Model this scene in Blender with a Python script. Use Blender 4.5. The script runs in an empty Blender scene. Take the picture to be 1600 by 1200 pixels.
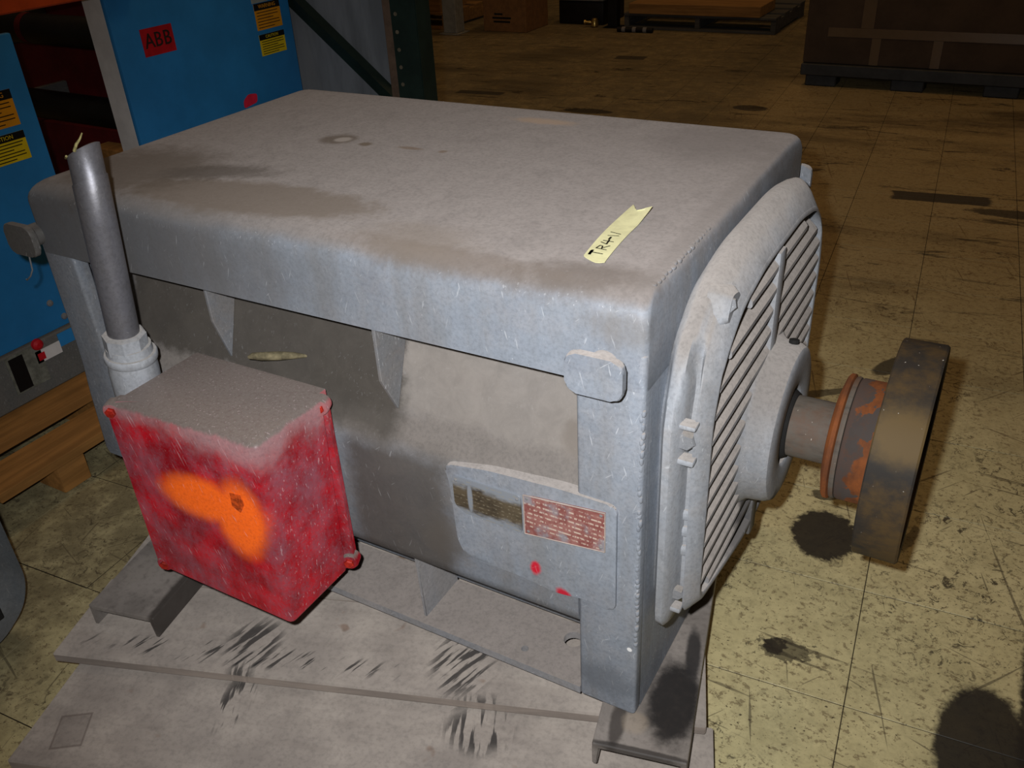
import bpy, bmesh, math, random
from mathutils import Vector, Matrix
random.seed(7)
PI = math.pi
scene = bpy.context.scene
COL = scene.collection

# ------------------------------------------------------------------ camera, light, exposure
F_PX = 1383.2
CAM = Vector((0.3376, -0.8738, 1.1854))
RIGHT = Vector((0.86979, 0.49092, -0.04968))
DOWN = Vector((0.21755, -0.47191, -0.85438))
FWD = Vector((-0.44288, 0.73232, -0.51726))
cam_d = bpy.data.cameras.new('camera'); cam_d.sensor_width = 36.0; cam_d.lens = F_PX / 1600 * 36
cam_d.clip_start = 0.02; cam_d.clip_end = 100
cam = bpy.data.objects.new('camera', cam_d); COL.objects.link(cam)
M = Matrix.Identity(4)
for i in range(3):
    M[i][0] = RIGHT[i]; M[i][1] = -DOWN[i]; M[i][2] = -FWD[i]; M[i][3] = CAM[i]
cam.matrix_world = M
scene.camera = cam

world = bpy.data.worlds.new('warehouse_gloom'); scene.world = world; world.use_nodes = True
bg = world.node_tree.nodes['Background']
bg.inputs[0].default_value = (1.0, 0.72, 0.45, 1); bg.inputs[1].default_value = 0.035

def lamp(name, kind, loc, energy, color, size, target=None, **kw):
    d = bpy.data.lights.new(name, kind); d.energy = energy; d.color = color
    for k, v in kw.items(): setattr(d, k, v)
    if kind == 'AREA': d.shape = 'RECTANGLE'; d.size, d.size_y = size
    else: d.shadow_soft_size = size
    o = bpy.data.objects.new(name, d); COL.objects.link(o); o.location = loc
    if target is not None:
        o.rotation_euler = (Vector(target) - Vector(loc)).to_track_quat('-Z', 'Y').to_euler()
    return o
# the photographer's flash, a hand's breadth left of and above the lens
FLASH = CAM - RIGHT * 0.055 - DOWN * 0.045
lamp('camera_flash', 'SPOT', FLASH, 102.0, (0.97, 0.98, 1.0), 0.012, FLASH + FWD + RIGHT * 0.07 + DOWN * 0.09,
     spot_size=math.radians(92), spot_blend=1.0)
# dim warm high-bay lamps of the warehouse
for lx, ly in ((-2.5, 2.0), (1.5, 3.5), (-2.0, 7.0)):
    lamp('high_bay_lamp', 'AREA', (lx, ly, 5.6), 24.0, (1.0, 0.62, 0.30), (1.2, 1.2), (lx, ly, 0))
vs = scene.view_settings
vs.view_transform = 'Standard'; vs.look = 'None'; vs.gamma = 1.0; vs.use_curve_mapping = False
vs.exposure = 0.0

# ------------------------------------------------------------------ node helpers
def lin(r, g, b):
    f = lambda c: (c / 255 / 12.92) if c / 255 <= 0.04045 else ((c / 255 + 0.055) / 1.055) ** 2.4
    return (f(r), f(g), f(b), 1.0)

class NT:
    def __init__(s, name):
        s.mat = bpy.data.materials.new(name); s.mat.use_nodes = True
        s.t = s.mat.node_tree; s.n = s.t.nodes; s.l = s.t.links
        s.bsdf = s.n['Principled BSDF']
        s.geo = s.n.new('ShaderNodeNewGeometry')
        s.pos = s.geo.outputs['Position']; s.cache = {}
    def put(s, sock, v):
        if isinstance(v, bpy.types.NodeSocket): s.l.new(v, sock)
        else: sock.default_value = v
    def m(s, op, a, b=None, c=None, clamp=False):
        n = s.n.new('ShaderNodeMath'); n.operation = op; n.use_clamp = clamp
        for i, v in enumerate((a, b, c)):
            if v is not None: s.put(n.inputs[i], v)
        return n.outputs[0]
    def v(s, op, a, b=None):
        n = s.n.new('ShaderNodeVectorMath'); n.operation = op
        s.put(n.inputs[0], a)
        if b is not None: s.put(n.inputs[1], b)
        return n.outputs['Value'] if op in ('LENGTH', 'DOT_PRODUCT') else n.outputs[0]
    def rot(s, vec, axis, ang):
        n = s.n.new('ShaderNodeVectorRotate'); n.rotation_type = axis + '_AXIS'
        s.put(n.inputs['Vector'], vec); n.inputs['Angle'].default_value = ang
        return n.outputs[0]
    def noise(s, scale, detail=4, rough=0.6, stretch=None, vec=None, dist=0.0):
        key = (scale, detail, rough, stretch, dist) if vec is None else None
        if key in s.cache: return s.cache[key]
        vec = s.pos if vec is None else vec
        if stretch: vec = s.v('MULTIPLY', vec, stretch)
        n = s.n.new('ShaderNodeTexNoise'); s.put(n.inputs['Vector'], vec)
        n.inputs['Scale'].default_value = scale; n.inputs['Detail'].default_value = detail
        n.inputs['Roughness'].default_value = rough; n.inputs['Distortion'].default_value = dist
        if key: s.cache[key] = n.outputs['Fac']
        return n.outputs['Fac']
    def ss(s, x, lo, hi, a=0.0, b=1.0):
        n = s.n.new('ShaderNodeMapRange'); n.interpolation_type = 'SMOOTHSTEP'
        s.put(n.inputs['Value'], x)
        n.inputs['From Min'].default_value = lo; n.inputs['From Max'].default_value = hi
        n.inputs['To Min'].default_value = a; n.inputs['To Max'].default_value = b
        return n.outputs[0]
    def mix(s, f, a, b, mode='MIX'):
        n = s.n.new('ShaderNodeMix'); n.data_type = 'RGBA'; n.blend_type = mode
        s.put(n.inputs[0], f); s.put(n.inputs[6], a); s.put(n.inputs[7], b)
        return n.outputs[2]
    def sep(s, vec):
        n = s.n.new('ShaderNodeSeparateXYZ'); s.put(n.inputs[0], vec); return n.outputs
    def nz(s):
        return s.sep(s.geo.outputs['Normal'])[2]
    def ell(s, c, r, soft=0.3, rz=0.0, amp=0.0, nscale=30, axis='Z'):
        """mask of a stain shaped like an ellipsoid at world point c with radii r"""
        d = s.v('SUBTRACT', s.pos, c)
        if rz: d = s.rot(d, axis, -rz)
        d = s.v('DIVIDE', d, r)
        q = s.v('LENGTH', d)
        if amp:
            q = s.m('ADD', q, s.m('MULTIPLY', s.m('SUBTRACT', s.noise(nscale, 5, 0.65), 0.5), amp))
        return s.ss(q, 1 - soft, 1 + soft, 1.0, 0.0)
    def bump(s, h, strength, dist=0.002):
        n = s.n.new('ShaderNodeBump'); n.inputs['Strength'].default_value = strength
        n.inputs['Distance'].default_value = dist; s.put(n.inputs['Height'], h)
        s.l.new(n.outputs[0], s.bsdf.inputs['Normal'])
    def done(s, color, rough=0.7, metal=0.0, spec=0.3, dr=0.0):
        s.put(s.bsdf.inputs['Base Color'], color); s.put(s.bsdf.inputs['Roughness'], rough)
        s.put(s.bsdf.inputs['Metallic'], metal); s.put(s.bsdf.inputs['Specular IOR Level'], spec)
        if 'Diffuse Roughness' in s.bsdf.inputs: s.bsdf.inputs['Diffuse Roughness'].default_value = dr
        return s.mat

def plain(name, rgb, rough=0.6, var=0.15, scale=25, spec=0.3, metal=0.0, dr=0.0, stretch=None):
    t = NT(name); c = lin(*rgb)
    dark = tuple(x * (1 - var * 2) for x in c[:3]) + (1,)
    lite = tuple(min(1, x * (1 + var)) for x in c[:3]) + (1,)
    n = t.noise(scale, 5, 0.65, stretch)
    return t.done(t.mix(t.ss(n, 0.3, 0.7), dark, lite), rough, metal, spec, dr)

def dusty(name, paint, dust, up=(0.25, 0.8), film=0.35, scratch=0.5, spots=(), dr=1.0, rough=0.6, spec=0.35, metal=0.0, areas=()):
    """worn paint under a film of dust that settles on upward faces; spots = (centre, radii, rz, colour, strength, soft, amp)"""
    t = NT(name)
    sc = lambda c, k: tuple(min(1, x * k) for x in lin(*c)[:3]) + (1,)
    big = t.noise(4.5, 7, 0.62); mid = t.noise(26, 8, 0.72, None, None, 0.5); fine = t.noise(170, 4, 0.65)
    drip = t.noise(17, 6, 0.65, (1.0, 1.0, 0.16))
    p = t.mix(t.ss(mid, 0.32, 0.70), sc(paint, 0.92), sc(paint, 1.06))
    p = t.mix(t.ss(drip, 0.40, 0.66, 0, 0.42), p, sc((118, 115, 111), (sum(lin(*paint)[:3]) / 0.86) if sum(paint) < 300 else 1.0))
    p = t.mix(t.ss(t.noise(9, 6, 0.7), 0.50, 0.66, 0, 0.5), p, tuple(min(1, lin(*paint)[i] * k) for i, k in ((0, 0.72), (1, 0.76), (2, 0.82))) + (1,))
    d = t.mix(t.ss(mid, 0.30, 0.70), sc(dust, 0.93), sc(dust, 1.04))
    d = t.mix(t.ss(t.noise(12, 8, 0.74, (1, 0.55, 1)), 0.50, 0.72, 0, 0.32), d, sc(dust, 0.55))
    a = t.m('ADD', t.nz(), t.m('MULTIPLY', t.m('SUBTRACT', big, 0.5), 0.9))
    up_m = t.ss(a, up[0], up[1])
    film_m = t.m('MULTIPLY', t.ss(t.m('ADD', t.m('MULTIPLY', big, 0.6), t.m('MULTIPLY', mid, 0.4)), 0.42, 0.62), film)
    c = t.mix(t.m('MAXIMUM', up_m, film_m), p, d)
    c = t.mix(t.ss(fine, 0.40, 0.72, 0.0, 0.22), c, (0.03, 0.03, 0.03, 1))
    if areas:
        px, py, pz = t.sep(t.pos); wob = t.m('MULTIPLY', t.m('SUBTRACT', t.noise(24, 6, 0.7), 0.5), 0.05)
        qx, qz = t.m('ADD', px, wob), t.m('ADD', pz, wob)
        for (x0, x1, z0, z1, col, st_, sf) in areas:      # caked dust with its own outline
            m_ = t.m('MULTIPLY', t.m('MULTIPLY', t.ss(qx, x0 - sf, x0 + sf), t.ss(qx, x1 + sf, x1 - sf)), t.m('MULTIPLY', t.ss(qz, z0 - sf, z0 + sf), t.ss(qz, z1 + sf, z1 - sf)))
            c = t.mix(t.m('MULTIPLY', m_, st_), c, t.mix(t.ss(mid, 0.3, 0.7), sc(col, 0.88), sc(col, 1.08)))
    for (sc_, sr, srz, scol, sst, ssoft, samp) in spots:
        c = t.mix(t.m('MULTIPLY', t.ell(sc_, sr, ssoft, srz, samp), sst), c, lin(*scol))
    if scratch:
        sm = t.ss(t.noise(260, 2, 0.5), 0.72, 0.77)
        for ang, th in ((0.25, 0.665), (-0.35, 0.672), (-0.9, 0.70)):
            w = t.rot(t.pos, 'Y', ang)
            sm = t.m('MAXIMUM', sm, t.ss(t.noise(240, 2, 0.5, (1.0, 1.0, 0.11), w), th, th + 0.07, 0.0, 0.75))
        sm = t.m('MAXIMUM', sm, t.ss(t.noise(190, 2, 0.45), 0.735, 0.77))
        area = t.ss(t.noise(7, 3, 0.6), 0.36, 0.58)
        sm = t.m('MULTIPLY', t.m('MULTIPLY', sm, t.m('MULTIPLY', area, scratch)), t.m('SUBTRACT', 1.0, t.m('MULTIPLY', up_m, 0.85)))
        c = t.mix(sm, c, lin(226, 228, 230))
    t.bump(t.m('ADD', t.m('MULTIPLY', big, 1.6), t.m('ADD', t.m('MULTIPLY', mid, 0.14), t.m('MULTIPLY', fine, 0.10))), 0.28, 0.003)
    m = t.done(c, rough, metal, spec, 0.0)
    t.l.new(t.m('MULTIPLY', up_m, dr), t.bsdf.inputs['Diffuse Roughness'])
    return m

# ------------------------------------------------------------------ mesh helpers
WORLD = {}
def worg(o): return WORLD.get(o.name, Vector((0, 0, 0)))
def link(name, me, mat, parent=None, local=False):
    o = bpy.data.objects.new(name, me); COL.objects.link(o)
    if mat is not None and not me.materials: me.materials.append(mat)
    if parent is not None:
        o.parent = parent
        if not local: o.location = -worg(parent)
    return o
def thing(name, loc, label, cat, group=None, rz=0.0):
    o = bpy.data.objects.new(name, None); COL.objects.link(o)
    o.location = loc; o.rotation_euler = (0, 0, rz); o.empty_display_size = 0.05
    WORLD[o.name] = Vector(loc); tag(o, label, cat, group); return o
def tag(o, label, cat, group=None):
    o['label'] = label; o['category'] = cat
    if group: o['group'] = group
    return o
def struct(o): o['kind'] = 'structure'; return o
def finish(bm, name, smooth=None):
    bmesh.ops.recalc_face_normals(bm, faces=bm.faces)
    me = bpy.data.meshes.new(name); bm.to_mesh(me); bm.free()
    if smooth:
        for p in me.polygons: p.use_smooth = True
        me.set_sharp_from_angle(angle=math.radians(smooth))
    return me
def bm_box(bm, x0, x1, y0, y1, z0, z1, bev=0.0, seg=1, mat=None):
    r = bmesh.ops.create_cube(bm, size=1.0)
    vs_ = r['verts']
    for v in vs_:
        v.co = Vector(((x0 + x1) / 2 + v.co.x * (x1 - x0), (y0 + y1) / 2 + v.co.y * (y1 - y0), (z0 + z1) / 2 + v.co.z * (z1 - z0)))
    if mat is not None: bmesh.ops.transform(bm, matrix=mat, verts=vs_)
    if bev:
        es = list({e for v in vs_ for e in v.link_edges})
        bmesh.ops.bevel(bm, geom=es, offset=bev, segments=seg, affect='EDGES', profile=0.5)
def box(name, x0, x1, y0, y1, z0, z1, mat, parent=None, bev=0.002, seg=1, local=False, xf=None):
    bm = bmesh.new(); bm_box(bm, x0, x1, y0, y1, z0, z1, bev, seg, xf)
    return link(name, finish(bm, name, 40 if seg > 1 else None), mat, parent, local)
def bm_prism(bm, pts, fn, a, b):
    """extrude 2-D polygon pts between parameters a and b; fn(p, t) -> 3-D"""
    lo = [bm.verts.new(fn(p, a)) for p in pts]; hi = [bm.verts.new(fn(p, b)) for p in pts]
    n = len(pts)
    bm.faces.new(lo); bm.faces.new(hi[::-1])
    for i in range(n): bm.faces.new((lo[i], lo[(i + 1) % n], hi[(i + 1) % n], hi[i]))
def prism(name, pts, fn, a, b, mat, parent=None, bev=0.0, seg=2, smooth=35, local=False):
    bm = bmesh.new(); bm_prism(bm, pts, fn, a, b)
    if bev: bmesh.ops.bevel(bm, geom=list(bm.edges), offset=bev, segments=seg, affect='EDGES', profile=0.5)
    return link(name, finish(bm, name, smooth), mat, parent, local)
YZ = lambda p, t: (t, p[0], p[1])
XZ = lambda p, t: (p[0], t, p[1])
XY = lambda p, t: (p[0], p[1], t)
def round_poly(pts, r, seg=4):
    out = []; n = len(pts)
    for i in range(n):
        p0, p1, p2 = Vector(pts[i - 1]), Vector(pts[i]), Vector(pts[(i + 1) % n])
        a = (p0 - p1); b = (p2 - p1)
        k = min(r, a.length * 0.45, b.length * 0.45)
        s = p1 + a.normalized() * k; e = p1 + b.normalized() * k
        for j in range(seg + 1):
            t = j / seg
            out.append(tuple((1 - t) ** 2 * s + 2 * t * (1 - t) * p1 + t * t * e))
    return out
def inset_poly(pts, d):
    n = len(pts); area = sum(pts[i][0] * pts[(i + 1) % n][1] - pts[(i + 1) % n][0] * pts[i][1] for i in range(n))
    sg = 1 if area > 0 else -1
    L = []
    for i in range(n):
        a, b = Vector(pts[i]), Vector(pts[(i + 1) % n]); t = (b - a).normalized(); nn = Vector((-t.y, t.x)) * sg
        L.append((a + nn * d, t))
    out = []
    for i in range(n):
        p, u = L[i - 1]; q, w = L[i]
        den = u.x * w.y - u.y * w.x
        if abs(den) < 1e-9: out.append(tuple(q)); continue
        k = ((q.x - p.x) * w.y - (q.y - p.y) * w.x) / den
        out.append(tuple(p + u * k))
    return out
def loft(name, rings, mat, parent=None, cap0=True, cap1=True, smooth=40, local=False, closed=True):
    bm = bmesh.new(); R_ = [[bm.verts.new(p) for p in ring] for ring in rings]
    n = len(R_[0])
    for a, b in zip(R_[:-1], R_[1:]):
        for i in range(n if closed else n - 1): bm.faces.new((a[i], a[(i + 1) % n], b[(i + 1) % n], b[i]))
    if cap0: bm.faces.new(R_[0][::-1])
    if cap1: bm.faces.new(R_[-1])
    return link(name, finish(bm, name, smooth), mat, parent, local)
def lathe_rings(profile, org, ax, n=48):
    ax = Vector(ax).normalized(); u = ax.orthogonal().normalized(); w = ax.cross(u); org = Vector(org)
    return [[org + ax * a + (u * math.cos(2 * PI * k / n) + w * math.sin(2 * PI * k / n)) * r for k in range(n)] for a, r in profile]
def lathe(name, profile, org, ax, mat, parent=None, n=48, smooth=35, local=False, cap0=True, cap1=True):
    return loft(name, lathe_rings(profile, org, ax, n), mat, parent, cap0, cap1, smooth, local)
def tube(name, pts, r, mat, parent=None, n=10, local=False):
    pts = [Vector(p) for p in pts]; rings = []
    u = (pts[1] - pts[0]).orthogonal().normalized()
    for i, p in enumerate(pts):
        t = (pts[min(i + 1, len(pts) - 1)] - pts[max(i - 1, 0)]).normalized()
        u = (u - t * u.dot(t)).normalized(); w = t.cross(u)
        rr = r[i] if isinstance(r, (list, tuple)) else r
        rings.append([p + (u * math.cos(2 * PI * k / n) + w * math.sin(2 * PI * k / n)) * rr for k in range(n)])
    return loft(name, rings, mat, parent, smooth=50, local=local)
def hexbolt(name, org, ax, r, h, mat, parent):
    return lathe(name, [(0, r), (h * 0.85, r), (h, r * 0.82)], org, ax, mat, parent, n=6, smooth=None)
def text_mesh(body, size):
    cu = bpy.data.curves.new('lettering', 'FONT'); cu.body = body; cu.size = size; cu.align_x = 'CENTER'; cu.align_y = 'CENTER'
    cu.extrude = 0.0002; cu.resolution_u = 2
    o = bpy.data.objects.new('lettering', cu); COL.objects.link(o)
    dg = bpy.context.evaluated_depsgraph_get()
    me = bpy.data.meshes.new_from_object(o.evaluated_get(dg))
    bpy.data.objects.remove(o); bpy.data.curves.remove(cu)
    return me
def lettering(name, body, size, mtx, mat, parent, sx=1.0):
    me = text_mesh(body, size)
    me.transform(mtx @ Matrix.Diagonal((sx, 1, 1, 1))); me.materials.clear()
    return link(name, me, mat, parent)

# ------------------------------------------------------------------ materials
FZ = -0.14                                   # floor level (0 = underside of the motor's feet)
L_, D_, H_ = 1.17, 0.736, 0.7316
TA = math.radians(4.4)                       # the tile grid is turned a little against the motor
GREY = (140, 147, 157); DUST = (140, 133, 129)
def sp(c, r, col, st=0.8, soft=0.35, amp=0.6, rz=0.0): return (c, r, rz, col, st, soft, amp)
M_hood = dusty('hood_paint', GREY, DUST, up=(0.3, 0.85), film=0.35, scratch=0.36, dr=0.7, spots=[
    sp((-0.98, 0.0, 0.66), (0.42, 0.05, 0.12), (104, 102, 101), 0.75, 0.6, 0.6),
    sp((-0.72, 0.09, H_), (0.24, 0.065, 0.06), (108, 98, 88), 0.75, 0.22, 0.8, 0.1),
    sp((-1.02, 0.13, H_), (0.15, 0.12, 0.09), (92, 84, 76), 0.8, 0.45, 1.0),
    sp((-0.86, 0.17, H_), (0.10, 0.035, 0.05), (84, 78, 73), 0.7, 0.5, 2.0, 0.4),
    sp((-0.785, 0.405, H_), (0.034, 0.030, 0.05), (92, 82, 72), 0.75, 0.35, 1.2, 0.5),
    sp((-0.775, 0.405, H_), (0.016, 0.014, 0.05), (150, 142, 135), 0.9, 0.3, 0.6, 0.5),
    sp((-0.715, 0.395, H_), (0.013, 0.011, 0.05), (96, 84, 70), 0.8, 0.4, 0.8),
    sp((-0.62, 0.402, H_), (0.026, 0.007, 0.05), (112, 96, 82), 0.7, 0.4, 1.0),
    sp((-0.55, 0.405, H_), (0.008, 0.008, 0.05), (112, 96, 82), 0.7, 0.4, 0.8),
    sp((-0.475, 0.645, H_), (0.06, 0.018, 0.05), (160, 138, 118), 0.7, 0.5, 1.0),
    sp((-0.12, 0.62, H_), (0.11, 0.10, 0.06), (112, 106, 103), 0.5, 0.6, 1.3),
    sp((-0.10, 0.03, H_), (0.10, 0.035, 0.03), (98, 90, 84), 0.75, 0.6, 1.4, 0.2),
    sp((-0.30, 0.02, H_), (0.16, 0.022, 0.03), (104, 94, 86), 0.65, 0.6, 1.4),
    sp((-0.36, 0.05, H_), (0.08, 0.05, 0.03), (118, 108, 98), 0.5, 0.6, 1.3),
    sp((-0.03, 0.0, 0.685), (0.05, 0.03, 0.02), (112, 104, 94), 0.4, 0.6, 1.6),
    sp((-0.015, 0.30, H_), (0.02, 0.30, 0.03), (118, 112, 108), 0.5, 0.5, 1.2)])
M_frame = dusty('frame_paint', GREY, (150, 143, 138), up=(0.15, 0.7), film=0.30, scratch=0.45, spots=[
    sp((-0.12, 0.0, 0.215), (0.012, 0.02, 0.012), (190, 30, 52), 1.0, 0.3, 1.4),
    sp((-0.165, 0.0, 0.250), (0.010, 0.02, 0.014), (200, 28, 50), 1.0, 0.3, 1.4),
    sp((-0.012, 0.0, 0.145), (0.004, 0.02, 0.004), (235, 235, 235), 1.0, 0.2, 0.0),
    sp((-0.05, 0.0, 0.06), (0.05, 0.03, 0.03), (98, 104, 112), 0.6, 0.5, 1.2)])
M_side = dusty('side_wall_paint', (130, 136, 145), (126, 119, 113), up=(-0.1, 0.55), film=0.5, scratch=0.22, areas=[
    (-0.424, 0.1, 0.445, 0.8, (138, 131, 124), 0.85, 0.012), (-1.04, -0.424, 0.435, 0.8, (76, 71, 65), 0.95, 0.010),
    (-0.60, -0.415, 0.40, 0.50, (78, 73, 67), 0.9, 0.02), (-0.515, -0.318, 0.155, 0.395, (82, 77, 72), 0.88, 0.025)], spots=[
    sp((-0.19, 0.085, 0.588), (0.09, 0.05, 0.016), (122, 110, 98), 0.8, 0.4, 1.2),
    sp((-0.12, 0.05, 0.47), (0.02, 0.05, 0.03), (116, 107, 98), 0.6, 0.4, 1.4),
    sp((-0.335, 0.0, 0.24), (0.04, 0.03, 0.04), (92, 86, 80), 0.7, 0.5, 1.2)])
M_gusset = dusty('gusset_paint', (126, 128, 132), (124, 117, 111), up=(0.0, 0.8), film=0.7, scratch=0.3)
M_foot = dusty('foot_dust', (128, 132, 138), (138, 130, 124), up=(-0.3, 0.4), film=0.5, scratch=0.3)
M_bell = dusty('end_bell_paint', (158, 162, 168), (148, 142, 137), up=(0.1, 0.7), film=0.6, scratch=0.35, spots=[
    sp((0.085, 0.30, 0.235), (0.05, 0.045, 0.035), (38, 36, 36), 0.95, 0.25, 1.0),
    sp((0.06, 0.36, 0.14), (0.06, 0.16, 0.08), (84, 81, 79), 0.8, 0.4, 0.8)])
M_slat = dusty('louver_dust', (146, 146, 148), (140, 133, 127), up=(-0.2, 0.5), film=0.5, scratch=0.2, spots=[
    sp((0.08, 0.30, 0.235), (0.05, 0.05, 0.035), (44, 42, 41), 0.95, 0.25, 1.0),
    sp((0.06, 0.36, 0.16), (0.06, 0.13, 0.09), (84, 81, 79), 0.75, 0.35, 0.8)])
M_dark = plain('dark_inside', (34, 33, 32), 0.9)
M_bolt = dusty('bolt_metal', (128, 130, 134), (130, 124, 118), up=(0.3, 0.8), film=0.4, scratch=0.5)
M_pipe = dusty('pipe_metal', (150, 150, 158), (134, 130, 128), up=(0.5, 1.0), film=0.5, scratch=0.25, rough=0.46, spec=0.8, dr=0.3, metal=0.65)
M_fit = dusty('fitting_metal', (178, 182, 188), (158, 154, 150), up=(0.3, 0.9), film=0.25, scratch=0.4, rough=0.45)

def red_material():
    t = NT('red_box_paint')
    red = t.mix(t.ss(t.noise(14, 5, 0.6), 0.35, 0.7), lin(124, 6, 18), lin(176, 12, 28))
    big = t.noise(9, 6, 0.62); st = t.noise(34, 5, 0.7, (1.0, 1.0, 0.45)); fine = t.noise(190, 4, 0.65)
    film = t.ss(t.m('ADD', t.m('MULTIPLY', big, 0.45), t.m('ADD', t.m('MULTIPLY', st, 0.3), t.m('MULTIPLY', fine, 0.25))), 0.42, 0.66)
    c = t.mix(t.m('MULTIPLY', film, 0.62), red, lin(140, 94, 106))
    x, y, z = t.sep(t.pos)
    # settled dust on the top and creeping over the upper edge
    up = t.ss(t.m('ADD', t.nz(), t.m('MULTIPLY', t.m('SUBTRACT', st, 0.5), 1.1)), 0.35, 0.8)
    edge = t.ss(t.m('ADD', z, t.m('MULTIPLY', t.m('SUBTRACT', big, 0.5), 0.14)), 0.415, 0.475)
    c = t.mix(t.m('MULTIPLY', edge, 0.75), c, lin(152, 124, 124))
    c = t.mix(up, c, lin(116, 106, 100))
    o1 = t.ell((-0.675, -0.17, 0.328), (0.088, 0.08, 0.042), 0.35, -0.15, 0.35, 25, 'Y')
    o2 = t.ell((-0.592, -0.17, 0.312), (0.050, 0.06, 0.075), 0.35, 0.25, 0.35, 25, 'Y')
    om = t.m('MULTIPLY', t.m('MAXIMUM', o1, o2), t.ss(y, -0.15, -0.165))
    c = t.mix(om, c, lin(236, 100, 28))
    sc = t.m('MAXIMUM', t.ss(t.noise(260, 2, 0.5, (1, 1, 0.12), t.rot(t.pos, 'Y', 0.35)), 0.64, 0.72, 0, 0.8), t.ss(t.noise(300, 3, 0.6), 0.64, 0.74, 0, 0.6))
    c = t.mix(t.m('MULTIPLY', sc, 0.36), c, lin(206, 186, 188))
    c = t.mix(t.ss(fine, 0.4, 0.75, 0, 0.25), c, (0.05, 0.005, 0.008, 1))
    t.bump(st, 0.3, 0.002)
    return t.done(c, 0.5, 0, 0.4, 0.6)
M_red = red_material()

def rust_material(name, spots_dark):
    t = NT(name)
    a = t.noise(20, 6, 0.65, (1, 0.5, 0.5)); b = t.noise(60, 4, 0.6)
    c = t.mix(t.ss(a, 0.35, 0.65), lin(90, 53, 32), lin(136, 76, 36))
    c = t.mix(t.ss(t.noise(19, 4, 0.6, (1.6, 1, 1)), 0.56, 0.58), c, lin(72, 64, 60)) if spots_dark else c
    if spots_dark: c = t.mix(t.ss(t.m('ADD', t.sep(t.pos)[0], t.m('MULTIPLY', t.noise(30, 4, 0.6), -0.06)), 0.186, 0.192, 0.9, 0.0), c, lin(70, 62, 58))
    c = t.mix(t.ss(b, 0.5, 0.8, 0, 0.5), c, lin(92, 60, 40))
    return t.done(c, 0.8, 0.0, 0.25, 0.4)
M_rust = rust_material('orange_rust', False)
M_hub = rust_material('hub_rust_and_paint', True)
def steel_material(name, base, tint, st=0.6, patch=None):
    t = NT(name)
    a = t.noise(11, 6, 0.65); b = t.noise(70, 4, 0.65, (0.3, 1, 1))
    c = t.mix(t.ss(a, 0.42, 0.66, 0, st), lin(*base), lin(*tint))
    c = t.mix(t.ss(b, 0.45, 0.8, 0, 0.6), c, lin(48, 45, 42))
    if patch: c = t.mix(t.m('MULTIPLY', t.ell(patch, (0.05, 0.045, 0.04), 0.4, 0, 0.9), 0.65), c, lin(112, 90, 52))
    c = t.mix(t.ss(t.noise(160, 2, 0.5), 0.73, 0.78), c, lin(190, 184, 172))
    return t.done(c, 0.65, 0.0, 0.2, 0.2)
M_shaft = steel_material('shaft_steel', (98, 92, 84), (104, 72, 52))
M_pulley = steel_material('pulley_rim_steel', (47, 43, 39), (84, 66, 40), 0.9, (0.285, 0.235, 0.475))

def wood_material(name, rgb, ang=0.0, var=0.25):
    t = NT(name); v = t.rot(t.pos, 'Z', -ang)
    g = t.noise(24, 6, 0.6, (0.12, 1.6, 1.6), v, 0.4); b = t.noise(6, 5, 0.6)
    lo = tuple(x * (1 - var) for x in lin(*rgb)[:3]) + (1,); hi = tuple(min(1, x * (1 + var * 0.5)) for x in lin(*rgb)[:3]) + (1,)
    c = t.mix(t.ss(g, 0.35, 0.65), lo, hi)
    c = t.mix(t.ss(b, 0.5, 0.75, 0, 0.4), c, tuple(x * 0.5 for x in lin(*rgb)[:3]) + (1,))
    return t.done(c, 0.8, 0, 0.2, 0.3)
M_pine = wood_material('pallet_pine', (158, 112, 60), PI / 2)
M_farwood = wood_material('old_pallet_wood', (150, 112, 66), 0.0)
M_greywood = wood_material('grey_pallet_wood', (84, 82, 78), 0.0)

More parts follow.
